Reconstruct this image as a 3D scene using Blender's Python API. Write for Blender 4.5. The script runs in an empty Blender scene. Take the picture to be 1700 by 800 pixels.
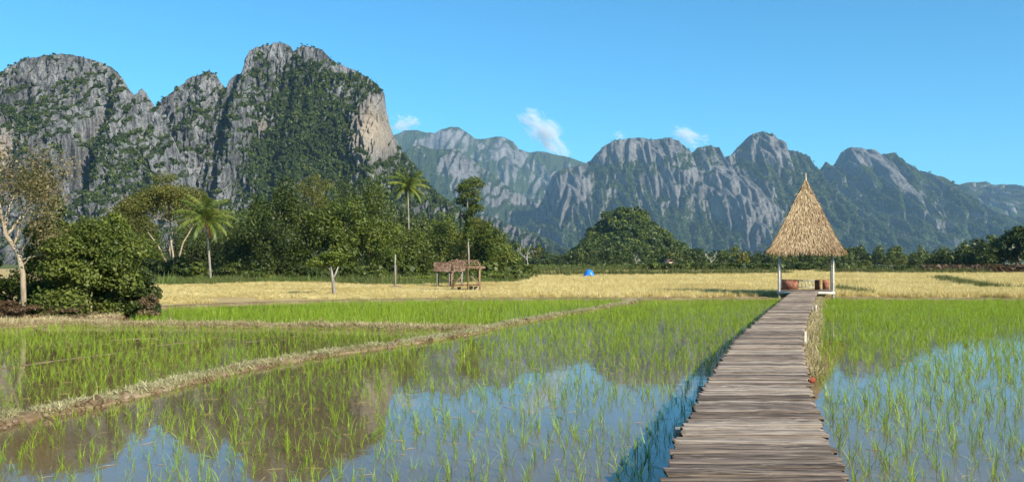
import bpy, math, random
import numpy as np
from mathutils import Vector, Matrix

# ------------------------------------------------------------------ camera, sky, sun, exposure
scene = bpy.context.scene
F, HY, EYE = 1472.0, 435.0, 2.16          # focal length in photo pixels, horizon row, eye height over the water
cam = bpy.data.cameras.new('camera')
cam_ob = bpy.data.objects.new('camera', cam)
scene.collection.objects.link(cam_ob)
cam_ob.location = (0, 0, EYE)
cam_ob.rotation_euler = (math.pi / 2, 0, 0)
cam.sensor_width = 36.0
cam.lens = 36.0 * F / 1700.0
cam.shift_y = (HY - 400.0) / 1700.0
cam.clip_start = 0.1
cam.clip_end = 40000.0
scene.camera = cam_ob

SUN_EL = math.radians(31.0)
SUN_H = np.array([0.70, -0.71]); SUN_H = SUN_H / np.linalg.norm(SUN_H)
SUN_ROT = math.atan2(SUN_H[0], SUN_H[1])
world = bpy.data.worlds.new('World')
scene.world = world
world.use_nodes = True
wn, wl = world.node_tree.nodes, world.node_tree.links
wn.clear()
w_out = wn.new('ShaderNodeOutputWorld'); w_bg = wn.new('ShaderNodeBackground')
sky = wn.new('ShaderNodeTexSky')
sky.sky_type = 'NISHITA'; sky.sun_disc = False
sky.sun_elevation = SUN_EL; sky.sun_rotation = SUN_ROT
sky.altitude = 200; sky.air_density = 1.0; sky.dust_density = 0.2; sky.ozone_density = 2.0
w_tint = wn.new('ShaderNodeMix'); w_tint.data_type = 'RGBA'; w_tint.blend_type = 'MULTIPLY'
w_tint.inputs['Factor'].default_value = 1.0
wl.new(sky.outputs[0], w_tint.inputs['A']); w_tint.inputs['B'].default_value = (0.195, 0.60, 0.77, 1)   # the whole sky a deeper, cleaner blue
wl.new(w_tint.outputs['Result'], w_bg.inputs['Color'])
w_bg.inputs['Strength'].default_value = 0.12
wl.new(w_bg.outputs[0], w_out.inputs['Surface'])

sun = bpy.data.lights.new('sun', 'SUN')
sun.energy = 5.0; sun.angle = math.radians(0.5); sun.color = (1.0, 0.92, 0.79)
sun_ob = bpy.data.objects.new('sun', sun)
scene.collection.objects.link(sun_ob)
S_DIR = Vector((SUN_H[0] * math.cos(SUN_EL), SUN_H[1] * math.cos(SUN_EL), math.sin(SUN_EL)))
sun_ob.rotation_euler = S_DIR.to_track_quat('Z', 'Y').to_euler()
sun_ob.location = S_DIR * 60

scene.view_settings.view_transform = 'Standard'
scene.view_settings.look = 'None'
scene.view_settings.exposure = 0.95
scene.view_settings.gamma = 1.0
scene.view_settings.use_curve_mapping = False
scene.render.engine = 'CYCLES'
scene.cycles.use_denoising = True
scene.cycles.max_bounces = 6
scene.cycles.diffuse_bounces = 2
scene.cycles.glossy_bounces = 3
scene.cycles.transmission_bounces = 3
scene.cycles.volume_bounces = 1
scene.cycles.caustics_reflective = False
scene.cycles.caustics_refractive = False

C = scene.collection

# ------------------------------------------------------------------ helpers
def lin(r, g, b):
    """sRGB 0..255 to linear"""
    f = lambda c: (c / 255 / 12.92) if c / 255 <= 0.04045 else ((c / 255 + 0.055) / 1.055) ** 2.4
    return (f(r), f(g), f(b))

def gpt(px, py, z=0.0):
    """photo pixel on the horizontal plane z -> (X, Y)"""
    d = F * (EYE - z) / (py - HY)
    return ((px - 850.0) * d / F, d)

def at(px, py, d):
    """photo pixel at depth d -> X, Z"""
    return ((px - 850.0) * d / F, EYE + (HY - py) * d / F)

def tag(o, label=None, cat=None, group=None, kind=None):
    if label: o['label'] = label
    if cat: o['category'] = cat
    if group: o['group'] = group
    if kind: o['kind'] = kind
    return o

def empty(name, loc=(0, 0, 0), rz=0.0):
    o = bpy.data.objects.new(name, None)
    o.empty_display_size = 0.2
    o.location = loc; o.rotation_euler = (0, 0, rz)
    C.objects.link(o)
    return o

def make_mesh(name, V, faces, mat=None, smooth=False, attrs=None):
    """V (n,3) array; faces: (m,3)/(m,4) array or list of such arrays"""
    if not isinstance(faces, (list, tuple)):
        faces = [faces]
    me = bpy.data.meshes.new(name)
    V = np.asarray(V, dtype=np.float32)
    fl = [np.asarray(f, dtype=np.int32) for f in faces if len(f)]
    loops = np.concatenate([f.ravel() for f in fl])
    tot = np.concatenate([np.full(len(f), f.shape[1], dtype=np.int32) for f in fl])
    start = np.concatenate([[0], np.cumsum(tot)[:-1]]).astype(np.int32)
    me.vertices.add(len(V)); me.vertices.foreach_set('co', V.ravel())
    me.loops.add(len(loops)); me.loops.foreach_set('vertex_index', loops)
    me.polygons.add(len(tot)); me.polygons.foreach_set('loop_start', start)
    me.polygons.foreach_set('loop_total', tot)
    if smooth:
        me.polygons.foreach_set('use_smooth', np.ones(len(tot), dtype=bool))
    for k, a in (attrs or {}).items():
        at_ = me.attributes.new(k, 'FLOAT', 'POINT')
        at_.data.foreach_set('value', np.asarray(a, dtype=np.float32))
    me.update(calc_edges=True)
    me.validate()
    if mat: me.materials.append(mat)
    return me

def link(name, me, parent=None, loc=None, rot=None, scale=None):
    o = bpy.data.objects.new(name, me)
    C.objects.link(o)
    if parent: o.parent = parent
    if loc is not None: o.location = loc
    if rot is not None: o.rotation_euler = rot
    if scale is not None: o.scale = scale
    return o

class MB:
    """collects quads / tris"""
    def __init__(s): s.v = []; s.q = []; s.t = []; s.n = 0
    def add(s, V, q=None, t=None):
        V = np.asarray(V, float); 
        if q is not None and len(q): s.q.append(np.asarray(q) + s.n)
        if t is not None and len(t): s.t.append(np.asarray(t) + s.n)
        s.v.append(V); s.n += len(V)
    def box(s, c, size, rz=0.0, jit=0.0, rng=None):
        x, y, z = np.array(size) / 2
        P = np.array([[-x,-y,-z],[x,-y,-z],[x,y,-z],[-x,y,-z],[-x,-y,z],[x,-y,z],[x,y,z],[-x,y,z]])
        if jit: P = P + rng.uniform(-jit, jit, P.shape)
        cz, sz = math.cos(rz), math.sin(rz)
        P = P @ np.array([[cz, sz, 0], [-sz, cz, 0], [0, 0, 1]]) + np.array(c)
        s.add(P, [[0,3,2,1],[4,5,6,7],[0,1,5,4],[1,2,6,5],[2,3,7,6],[3,0,4,7]])
    def tube(s, pts, radii, n=7, cap=True):
        pts = np.asarray(pts, float); radii = np.broadcast_to(np.asarray(radii, float), (len(pts),))
        T = np.gradient(pts, axis=0); T /= np.linalg.norm(T, axis=1)[:, None] + 1e-9
        up = np.array([0.0, 0.0, 1.0]) if abs(T[0, 2]) < 0.9 else np.array([1.0, 0.0, 0.0])
        V = []
        a = np.linspace(0, 2 * np.pi, n, endpoint=False)
        N = np.cross(up, T[0]); N /= np.linalg.norm(N)
        for i in range(len(pts)):
            N = N - T[i] * N.dot(T[i]); N /= np.linalg.norm(N) + 1e-9
            B = np.cross(T[i], N)
            V.append(pts[i] + radii[i] * (np.cos(a)[:, None] * N + np.sin(a)[:, None] * B))
        V = np.concatenate(V)
        q = []
        for i in range(len(pts) - 1):
            for k in range(n):
                k2 = (k + 1) % n
                q.append([i * n + k, i * n + k2, (i + 1) * n + k2, (i + 1) * n + k])
        t = []
        if cap:
            m = len(V)
            V = np.concatenate([V, pts[:1], pts[-1:]])
            e = (len(pts) - 1) * n
            for k in range(n):
                k2 = (k + 1) % n
                t.append([m, k2, k]); t.append([m + 1, e + k, e + k2])
        s.add(V, q, t)
    def mesh(s, name, mat, smooth=False):
        f = []
        if s.q: f.append(np.concatenate(s.q))
        if s.t: f.append(np.concatenate(s.t))
        return make_mesh(name, np.concatenate(s.v), f, mat, smooth)
    def build(s, name, mat, parent=None, smooth=False, **k):
        return link(name, s.mesh(name, mat, smooth), parent, **k)

# ---- gradient noise
_rs = np.random.RandomState(7)
_G = _rs.normal(size=(1024, 3)); _G /= np.linalg.norm(_G, axis=1)[:, None]
def perlin(p, seed=0):
    p = np.asarray(p, float)
    i0 = np.floor(p).astype(np.int64); f = p - i0
    u = f * f * f * (f * (f * 6 - 15) + 10)
    out = 0
    for dx in (0, 1):
        wx = u[:, 0] if dx else 1 - u[:, 0]
        for dy in (0, 1):
            wy = u[:, 1] if dy else 1 - u[:, 1]
            for dz in (0, 1):
                wz = u[:, 2] if dz else 1 - u[:, 2]
                a, b, c = i0[:, 0] + dx, i0[:, 1] + dy, i0[:, 2] + dz
                h = (a * 73856093) ^ (b * 19349663) ^ (c * 83492791) ^ (seed * 2654435761)
                h = (h ^ (h >> 13)) * 1274126177
                g = _G[((h ^ (h >> 16)) & 1023)]
                out = out + wx * wy * wz * (g[:, 0] * (f[:, 0] - dx) + g[:, 1] * (f[:, 1] - dy) + g[:, 2] * (f[:, 2] - dz))
    return out * 1.6
def fbm(p, seed=0, octv=4, gain=0.5):
    p = np.asarray(p, float); out = 0; a = 1.0; s = 0
    for o in range(octv):
        out = out + a * perlin(p * (2.03 ** o) + 17.3 * o, seed + o * 31); s += a; a *= gain
    return out / s
def ridged(p, seed=0, octv=3, gain=0.5):
    p = np.asarray(p, float); out = 0; a = 1.0; s = 0
    for o in range(octv):
        out = out + a * (1 - 2 * np.abs(perlin(p * (2.03 ** o) + 9.1 * o, seed + o * 57))); s += a; a *= gain
    return out / s
def P3(x, y, z=0.0):
    x = np.asarray(x, float)
    return np.stack([x.ravel(), np.broadcast_to(y, x.shape).ravel(), np.broadcast_to(z, x.shape).ravel()], 1)
def sstep(a, b, x):
    t = np.clip((x - a) / (b - a), 0, 1); return t * t * (3 - 2 * t)

# ------------------------------------------------------------------ materials
class NT:
    def __init__(s, name):
        s.m = bpy.data.materials.new(name); s.m.use_nodes = True
        s.n, s.l = s.m.node_tree.nodes, s.m.node_tree.links
        s.n.clear()
        s.out = s.n.new('ShaderNodeOutputMaterial')
        s.b = s.n.new('ShaderNodeBsdfPrincipled')
        s.l.new(s.b.outputs[0], s.out.inputs['Surface'])
    def new(s, t, **k):
        x = s.n.new(t)
        for a, v in k.items(): setattr(x, a, v)
        return x
    def put(s, sock, v):
        if isinstance(v, bpy.types.NodeSocket): s.l.new(v, sock)
        elif isinstance(v, (tuple, list)) and len(v) == 3 and sock.type == 'RGBA': sock.default_value = (*v, 1)
        else: sock.default_value = v
    def coord(s, which='Object', scale=(1, 1, 1)):
        tc = s.new('ShaderNodeTexCoord'); mp = s.new('ShaderNodeMapping')
        s.l.new(tc.outputs[which], mp.inputs['Vector']); mp.inputs['Scale'].default_value = scale
        return mp.outputs[0]
    def world(s, scale=(1, 1, 1)):
        g = s.new('ShaderNodeNewGeometry'); mp = s.new('ShaderNodeMapping')
        s.l.new(g.outputs['Position'], mp.inputs['Vector']); mp.inputs['Scale'].default_value = scale
        return mp.outputs[0]
    def noise(s, vec, scale=5, detail=4, rough=0.55, dist=0.0):
        x = s.new('ShaderNodeTexNoise')
        s.l.new(vec, x.inputs['Vector'])
        x.inputs['Scale'].default_value = scale; x.inputs['Detail'].default_value = detail
        x.inputs['Roughness'].default_value = rough; x.inputs['Distortion'].default_value = dist
        return x.outputs['Fac']
    def ramp(s, fac, stops):
        x = s.new('ShaderNodeValToRGB'); s.put(x.inputs[0], fac)
        e = x.color_ramp.elements
        while len(e) < len(stops): e.new(0.5)
        for el, (p, c) in zip(e, stops):
            el.position = p
            el.color = (*c, 1) if isinstance(c, (tuple, list)) else (c, c, c, 1)
        return x.outputs[0]
    def mix(s, fac, a, b, mode='MIX'):
        x = s.new('ShaderNodeMix', data_type='RGBA', blend_type=mode)
        s.put(x.inputs['Factor'], fac); s.put(x.inputs['A'], a); s.put(x.inputs['B'], b)
        return x.outputs['Result']
    def math(s, op, a, b=0.0, c=0.0):
        x = s.new('ShaderNodeMath', operation=op)
        s.put(x.inputs[0], a); s.put(x.inputs[1], b); s.put(x.inputs[2], c)
        return x.outputs[0]
    def attr(s, name):
        x = s.new('ShaderNodeAttribute', attribute_name=name); return x.outputs['Fac']
    def rand(s):
        return s.new('ShaderNodeObjectInfo').outputs['Random']
    def bump(s, h, strength=0.5, dist=0.1):
        x = s.new('ShaderNodeBump'); s.put(x.inputs['Height'], h)
        x.inputs['Strength'].default_value = strength; x.inputs['Distance'].default_value = dist
        s.l.new(x.outputs[0], s.b.inputs['Normal'])
    def set(s, color=None, rough=None, spec=None):
        if color is not None: s.put(s.b.inputs['Base Color'], color)
        if rough is not None: s.put(s.b.inputs['Roughness'], rough)
        if spec is not None: s.b.inputs['Specular IOR Level'].default_value = spec
        return s.m
    def translucent(s, color, fac):
        t = s.new('ShaderNodeBsdfTranslucent'); s.put(t.inputs['Color'], color)
        m = s.new('ShaderNodeMixShader'); m.inputs[0].default_value = fac
        s.l.new(s.b.outputs[0], m.inputs[1]); s.l.new(t.outputs[0], m.inputs[2])
        s.l.new(m.outputs[0], s.out.inputs['Surface'])

def leaf_mat(name, dark, mid, light, tr=0.3, rough=0.5, spec=0.3, rnd=0.35, wn=(0.55, 0.7)):
    n = NT(name)
    t = n.attr('tint')
    r = n.math('MULTIPLY_ADD', n.rand(), rnd, -rnd / 2)
    f = n.math('ADD', t, r)
    f = n.math('ADD', f, n.math('MULTIPLY_ADD', n.noise(n.world(), wn[0], 3, 0.6), wn[1] * 1.6, -wn[1] * 0.8))
    col = n.ramp(f, [(0.0, dark), (0.5, mid), (1.0, light)])
    n.set(col, rough, spec)
    n.translucent(n.mix(0.5, col, (light[0] * 1.3, light[1] * 1.25, light[2] * 0.7)), tr)
    return n.m

M = {}
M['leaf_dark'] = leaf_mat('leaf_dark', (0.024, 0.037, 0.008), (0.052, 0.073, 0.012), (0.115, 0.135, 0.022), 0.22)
M['leaf_mid'] = leaf_mat('leaf_mid', (0.036, 0.057, 0.009), (0.080, 0.110, 0.015), (0.165, 0.190, 0.028), 0.25)
M['leaf_light'] = leaf_mat('leaf_light', (0.055, 0.085, 0.011), (0.110, 0.150, 0.018), (0.200, 0.225, 0.030), 0.3)
M['leaf_olive'] = leaf_mat('leaf_olive', (0.055, 0.065, 0.012), (0.110, 0.115, 0.020), (0.190, 0.175, 0.030), 0.3)
M['leaf_dry'] = leaf_mat('leaf_dry', (0.045, 0.030, 0.015), (0.110, 0.075, 0.036), (0.220, 0.165, 0.085), 0.25)
M['leaf_mixdry'] = leaf_mat('leaf_mixdry', (0.060, 0.085, 0.020), (0.160, 0.125, 0.055), (0.320, 0.250, 0.130), 0.3)
M['leaf_redgrass'] = leaf_mat('leaf_redgrass', (0.040, 0.024, 0.013), (0.090, 0.052, 0.026), (0.160, 0.105, 0.052), 0.2)
M['palm_leaf'] = leaf_mat('palm_leaf', (0.050, 0.085, 0.014), (0.125, 0.170, 0.024), (0.260, 0.270, 0.050), 0.3, 0.4, 0.4)
M['palm_dead'] = leaf_mat('palm_dead', (0.12, 0.05, 0.02), (0.28, 0.11, 0.05), (0.38, 0.22, 0.10), 0.2)
M['far_leaf'] = leaf_mat('far_leaf', (0.026, 0.044, 0.010), (0.058, 0.082, 0.015), (0.120, 0.140, 0.025), 0.22, rnd=0.7, wn=(0.12, 0.8))
M['mtn_leaf'] = leaf_mat('mtn_leaf', (0.018, 0.032, 0.008), (0.045, 0.070, 0.013), (0.100, 0.125, 0.022), 0.15, rnd=0.6, wn=(0.03, 0.8))
M['hill_leaf'] = leaf_mat('hill_leaf', (0.030, 0.050, 0.008), (0.062, 0.090, 0.013), (0.125, 0.155, 0.020), 0.2, rnd=0.8, wn=(0.07, 0.9))
M['rice'] = leaf_mat('rice', (0.105, 0.190, 0.010), (0.215, 0.335, 0.014), (0.355, 0.460, 0.030), 0.35, 0.45, 0.35, rnd=0.4, wn=(0.3, 0.5))
M['straw'] = leaf_mat('straw', (0.380, 0.285, 0.110), (0.610, 0.490, 0.205), (0.760, 0.655, 0.350), 0.35, 0.6, 0.2, rnd=0.5, wn=(0.11, 0.9))
M['dry_straw'] = leaf_mat('dry_straw', (0.200, 0.150, 0.075), (0.360, 0.290, 0.150), (0.540, 0.470, 0.280), 0.2, 0.7, 0.2)
M['pale_grass'] = leaf_mat('pale_grass', (0.190, 0.170, 0.075), (0.340, 0.310, 0.155), (0.500, 0.460, 0.275), 0.25, 0.6, 0.2)
M['leaf_near'] = leaf_mat('leaf_near', (0.016, 0.028, 0.006), (0.052, 0.078, 0.013), (0.150, 0.175, 0.035), 0.28, 0.5, 0.2)
M['grass'] = leaf_mat('grass', (0.040, 0.075, 0.012), (0.085, 0.135, 0.020), (0.170, 0.200, 0.040), 0.3)
M['ditch_grass'] = leaf_mat('ditch_grass', (0.045, 0.060, 0.014), (0.090, 0.115, 0.025), (0.170, 0.170, 0.050), 0.3)

def bark(name, c1, c2, sc=6.0):
    n = NT(name)
    f = n.noise(n.coord('Object', (1, 1, 0.25)), sc, 6, 0.65)
    n.set(n.ramp(f, [(0.3, c1), (0.7, c2)]), 0.9, 0.1)
    n.bump(f, 0.6, 0.05)
    return n.m
M['bark_pale'] = bark('bark_pale', (0.16, 0.12, 0.075), (0.42, 0.35, 0.25))
M['bark_dark'] = bark('bark_dark', (0.05, 0.04, 0.03), (0.15, 0.12, 0.09))
M['bark_grey'] = bark('bark_grey', (0.12, 0.105, 0.085), (0.36, 0.33, 0.28))
M['bark_white'] = bark('bark_white', (0.30, 0.29, 0.26), (0.62, 0.60, 0.55))

def wood(name, dark, mid, light, along='X', sc=1.0, rough=0.85):
    n = NT(name)
    s = (0.8, 6, 6) if along == 'X' else (14, 14, 0.9)
    tc = n.new('ShaderNodeTexCoord'); add = n.new('ShaderNodeVectorMath', operation='ADD')
    r = n.rand(); cx = n.new('ShaderNodeCombineXYZ')
    n.put(cx.inputs[0], n.math('MULTIPLY', r, 37.0)); n.put(cx.inputs[1], n.math('MULTIPLY', r, 91.0))
    n.l.new(tc.outputs['Object'], add.inputs[0]); n.l.new(cx.outputs[0], add.inputs[1])
    mp = n.new('ShaderNodeMapping'); n.l.new(add.outputs[0], mp.inputs['Vector']); mp.inputs['Scale'].default_value = [a * sc for a in s]
    g = n.noise(mp.outputs[0], 1.6, 6, 0.65, 0.4)
    mp2 = n.new('ShaderNodeMapping'); n.l.new(add.outputs[0], mp2.inputs['Vector'])
    blot = n.noise(mp2.outputs[0], 3.0, 4, 0.6)
    f = n.math('ADD', g, n.math('MULTIPLY_ADD', r, 0.26, -0.13))
    f = n.math('ADD', f, n.math('MULTIPLY_ADD', blot, 0.5, -0.25))
    col = n.ramp(f, [(0.30, dark), (0.50, mid), (0.70, light)])
    n.set(col, rough, 0.25)
    n.bump(g, 0.8, 0.02)
    return n.m
M['plank'] = wood('plank', (0.040, 0.027, 0.019), (0.225, 0.168, 0.122), (0.47, 0.380, 0.285))
M['beam'] = wood('beam', (0.20, 0.18, 0.155), (0.38, 0.35, 0.31), (0.58, 0.54, 0.48))
M['post'] = wood('post', (0.26, 0.23, 0.19), (0.50, 0.45, 0.39), (0.70, 0.65, 0.57), 'Z')
M['red_wood'] = wood('red_wood', (0.10, 0.036, 0.022), (0.22, 0.082, 0.050), (0.36, 0.160, 0.10))
M['red_paint'] = wood('red_paint', (0.20, 0.045, 0.022), (0.30, 0.075, 0.038), (0.40, 0.13, 0.07))
M['dark_wood'] = wood('dark_wood', (0.05, 0.03, 0.02), (0.10, 0.07, 0.05), (0.18, 0.13, 0.09))
M['hut_wood'] = wood('hut_wood', (0.11, 0.065, 0.038), (0.235, 0.145, 0.085), (0.38, 0.265, 0.165), 'Z')
M['thatch'] = leaf_mat('thatch', (0.230, 0.140, 0.070), (0.480, 0.330, 0.180), (0.700, 0.530, 0.320), 0.12, 0.75, 0.15, rnd=0.15)
M['old_thatch'] = leaf_mat('old_thatch', (0.080, 0.048, 0.032), (0.175, 0.108, 0.070), (0.300, 0.205, 0.140), 0.08, 0.8, 0.1)
n = NT('roof_core'); n.set((0.13, 0.085, 0.045), 0.9, 0.1); M['roof_core'] = n.m

def soil(name, stops, sc=2.0, bump=0.6, bd=0.08):
    n = NT(name)
    w = n.world()
    f = n.math('ADD', n.math('MULTIPLY', n.noise(w, sc, 8, 0.65), 0.6), n.math('MULTIPLY', n.noise(w, sc * 0.13, 4, 0.5), 0.4))
    n.set(n.ramp(f, stops), 0.95, 0.1)
    n.bump(n.noise(w, sc * 4, 6, 0.7), bump, bd)
    return n.m
M['mud'] = soil('mud', [(0.3, (0.085, 0.055, 0.028)), (0.7, (0.16, 0.11, 0.06))])
M['bund'] = soil('bund', [(0.32, (0.10, 0.060, 0.033)), (0.50, (0.23, 0.155, 0.088)), (0.68, (0.40, 0.315, 0.20))], 7.0, 0.9, 0.06)
M['field'] = soil('field', [(0.3, (0.24, 0.17, 0.08)), (0.5, (0.40, 0.30, 0.13)), (0.72, (0.50, 0.40, 0.19))], 1.2)
M['far_ground'] = soil('far_ground', [(0.3, (0.06, 0.08, 0.025)), (0.7, (0.13, 0.14, 0.045))], 0.05, 0.3, 0.3)
M['clod'] = soil('clod', [(0.35, (0.055, 0.035, 0.022)), (0.5, (0.15, 0.095, 0.055)), (0.65, (0.34, 0.28, 0.20))], 9.0, 0.8, 0.03)

n = NT('water')
wv = n.world()
murk = n.noise(wv, 0.35, 5, 0.6)
n.set(n.ramp(murk, [(0.3, (0.100, 0.066, 0.028)), (0.7, (0.150, 0.106, 0.050))]), 0.035, 0.5)
n.b.inputs['IOR'].default_value = 1.33
rip = n.math('ADD', n.noise(n.world((1.0, 0.55, 1)), 5.0, 3, 0.5), n.math('MULTIPLY', n.noise(n.world((1, 1, 1)), 0.9, 2, 0.5), 1.2))
n.bump(rip, 0.05, 0.02)
M['water'] = n.m

# mountains: rock and forest by the painted 'veg' attribute
def mountain_mat(name, rock_lo, rock_mid, rock_hi, sc, mixn=1.3):
    n = NT(name)
    wv = n.world((1, 1, 0.16))
    st = n.noise(wv, sc * 1.5, 7, 0.7, 0.3)
    st2 = n.noise(n.world((1, 1, 0.35)), sc * 0.22, 4, 0.55)
    f = n.math('ADD', n.math('MULTIPLY', st, 0.65), n.math('MULTIPLY', st2, 0.35))
    rock = n.ramp(f, [(0.39, rock_lo), (0.49, rock_mid), (0.60, rock_hi)])
    warm = n.mix(n.noise(n.world(), sc * 0.5, 3, 0.5), (0.50, 0.38, 0.25), (0.56, 0.49, 0.40))
    rock = n.mix(n.math('MULTIPLY', n.attr('pale'), 0.85), rock, warm)
    vn = n.noise(n.world(), sc * 1.6, 5, 0.7)
    veg = n.ramp(vn, [(0.36, (0.016, 0.028, 0.008)), (0.52, (0.042, 0.062, 0.014)), (0.68, (0.090, 0.110, 0.026))])
    a = n.math('ADD', n.attr('veg'), n.math('MULTIPLY_ADD', n.noise(n.world((1, 1, 0.6)), sc * 1.2, 5, 0.7), mixn, -mixn / 2))
    k = n.ramp(a, [(0.42, 0.0), (0.58, 1.0)])
    n.set(n.mix(k, rock, veg), 0.95, 0.08)
    n.bump(n.math('ADD', st, vn), 0.9, 1.2 / sc)
    return n.m
M['karst'] = mountain_mat('karst', (0.034, 0.036, 0.039), (0.148, 0.150, 0.153), (0.330, 0.330, 0.328), 0.17)
M['karst_far'] = mountain_mat('karst_far', (0.070, 0.068, 0.070), (0.165, 0.158, 0.155), (0.275, 0.262, 0.250), 0.05, 0.9)

# ------------------------------------------------------------------ leaf clusters, blades
def leaf_quads(rng, pos, nrm, size, aspect=0.5):
    k = len(pos)
    r = rng.normal(size=(k, 3)); t = np.cross(nrm, r); t /= np.linalg.norm(t, axis=1)[:, None] + 1e-9
    b = np.cross(nrm, t); b /= np.linalg.norm(b, axis=1)[:, None] + 1e-9
    L = (size * rng.uniform(0.6, 1.35, k))[:, None]; W = L * aspect
    fold = nrm / (np.linalg.norm(nrm, axis=1)[:, None] + 1e-9) * L * 0.12
    V = np.stack([pos - t * L / 2, pos + b * W / 2 + fold, pos + t * L / 2, pos - b * W / 2 + fold], 1).reshape(-1, 3)
    q = np.arange(4 * k).reshape(k, 4)
    return V, q

def clump_leaves(rng, clumps, nleaf, size, aspect=0.55, up=0.35, shell=0.5, jitter=0.8):
    """clumps (n,4|6): centre + radius/radii. Leaves spread through the clumps' volume, denser to their rim."""
    clumps = np.asarray(clumps, float)
    if clumps.shape[1] == 4: clumps = np.concatenate([clumps, clumps[:, 3:4], clumps[:, 3:4] * 0.8], 1)
    R = clumps[:, 3:6]
    w = R.prod(1) ** (2 / 3); w = w / w.sum()
    idx = rng.choice(len(clumps), nleaf, p=w)
    d = rng.normal(size=(nleaf, 3)); d /= np.linalg.norm(d, axis=1)[:, None]
    rad = shell + (1 - shell) * rng.uniform(0, 1, nleaf) ** 0.6
    rad *= 1 + 0.12 * rng.normal(size=nleaf)
    pos = clumps[idx, :3] + d * rad[:, None] * R[idx]
    nrm = d * 0.6 + rng.normal(size=(nleaf, 3)) * jitter * 0.6 + np.array([0, 0, up])
    V, q = leaf_quads(rng, pos, nrm, size, aspect)
    ct = rng.uniform(-0.16, 0.16, len(clumps))
    tint = np.clip(0.5 + ct[idx] + rng.normal(0, 0.17, nleaf), 0, 1)
    return V, q, np.repeat(tint, 4)

def blobs_in(rng, c, r, n, rr=(0.28, 0.45), low=-0.7):
    """n clump balls spread over an ellipsoid's body with centre c, radii r"""
    out = []
    c, r = np.array(c, float), np.array(r, float)
    while len(out) < n:
        d = rng.normal(size=3); d /= np.linalg.norm(d)
        if d[2] < low: continue
        k = rng.uniform(0.40, 0.95)
        out.append([*(c + d * r * k), *(r * rng.uniform(*rr) * np.array([1, 1, 0.85]))])
    out.append([*c, *(r * 0.5)])
    return np.array(out)

def blades(rng, n, h, w, lean=0.35, spread=0.05, seg=3, curl=0.6):
    """a tuft of n tapering blades from the origin"""
    V, Q, T = [], [], []
    k = 0
    for i in range(n):
        a = rng.uniform(0, 2 * np.pi); L = h * rng.uniform(0.6, 1.1)
        d = np.array([math.cos(a), math.sin(a), 0.0])
        b = rng.uniform(0, 2 * np.pi); side = np.array([math.cos(b), math.sin(b), 0.0])
        p = np.array([*rng.uniform(-spread, spread, 2), -0.03])
        th = abs(rng.normal(0, lean)); cu = abs(rng.normal(0, curl)) / seg
        ww = w * rng.uniform(0.7, 1.2)
        t = rng.uniform(0.15, 0.85)
        for s in range(seg + 1):
            f = s / seg
            wd = ww * (1 - f ** 1.6) * 0.5 + 0.0008
            V += [p - side * wd, p + side * wd]; T += [t, t]
            if s: Q.append([k + 2 * s - 2, k + 2 * s - 1, k + 2 * s + 1, k + 2 * s])
            p = p + (d * math.sin(th) + np.array([0, 0, math.cos(th)])) * L / seg
            th += cu * (1 + f)
        k += 2 * (seg + 1)
    return np.array(V), np.array(Q), np.array(T)

# instanced ground cover: one object whose points carry a rotation, a scale and a pick
def source_collection(name, meshes):
    col = bpy.data.collections.new(name)
    for i, me in enumerate(meshes):
        o = bpy.data.objects.new('%s_%02d' % (name, i), me)
        col.objects.link(o)
    return col

def scatter(name, pts, col, nvar, rng, scl, tilt=0.12, label=None, cat=None, zscale=None, parent=None):
    pts = np.asarray(pts, float); k = len(pts)
    me = bpy.data.meshes.new(name)
    me.vertices.add(k); me.vertices.foreach_set('co', pts.astype(np.float32).ravel())
    rot = np.stack([rng.normal(0, tilt, k), rng.normal(0, tilt, k), rng.uniform(0, 6.283, k)], 1)
    s = np.asarray(scl, float) * np.ones(k)
    sv = np.stack([s, s, s if zscale is None else s * zscale], 1)
    for nm, tp, dat, key in (('rot', 'FLOAT_VECTOR', rot, 'vector'), ('scl', 'FLOAT_VECTOR', sv, 'vector')):
        a = me.attributes.new(nm, tp, 'POINT'); a.data.foreach_set(key, dat.astype(np.float32).ravel())
    a = me.attributes.new('pick', 'INT', 'POINT'); a.data.foreach_set('value', rng.integers(0, nvar, k).astype(np.int32))
    o = link(name, me, parent)
    ng = bpy.data.node_groups.new(name, 'GeometryNodeTree')
    ng.interface.new_socket('Geometry', in_out='INPUT', socket_type='NodeSocketGeometry')
    ng.interface.new_socket('Geometry', in_out='OUTPUT', socket_type='NodeSocketGeometry')
    N, L = ng.nodes, ng.links
    gi, go = N.new('NodeGroupInput'), N.new('NodeGroupOutput')
    ci = N.new('GeometryNodeCollectionInfo'); ci.inputs['Collection'].default_value = col
    ci.inputs['Separate Children'].default_value = True; ci.inputs['Reset Children'].default_value = True
    ip = N.new('GeometryNodeInstanceOnPoints')
    def na(nm, tp):
        x = N.new('GeometryNodeInputNamedAttribute'); x.data_type = tp; x.inputs['Name'].default_value = nm
        return x.outputs['Attribute']
    er = N.new('FunctionNodeEulerToRotation')
    L.new(na('rot', 'FLOAT_VECTOR'), er.inputs[0])
    L.new(gi.outputs[0], ip.inputs['Points']); L.new(ci.outputs[0], ip.inputs['Instance'])
    ip.inputs['Pick Instance'].default_value = True
    L.new(na('pick', 'INT'), ip.inputs['Instance Index'])
    L.new(er.outputs[0], ip.inputs['Rotation']); L.new(na('scl', 'FLOAT_VECTOR'), ip.inputs['Scale'])
    L.new(ip.outputs[0], go.inputs[0])
    md = o.modifiers.new('scatter', 'NODES'); md.node_group = ng
    return tag(o, label, cat, kind='stuff')

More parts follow.
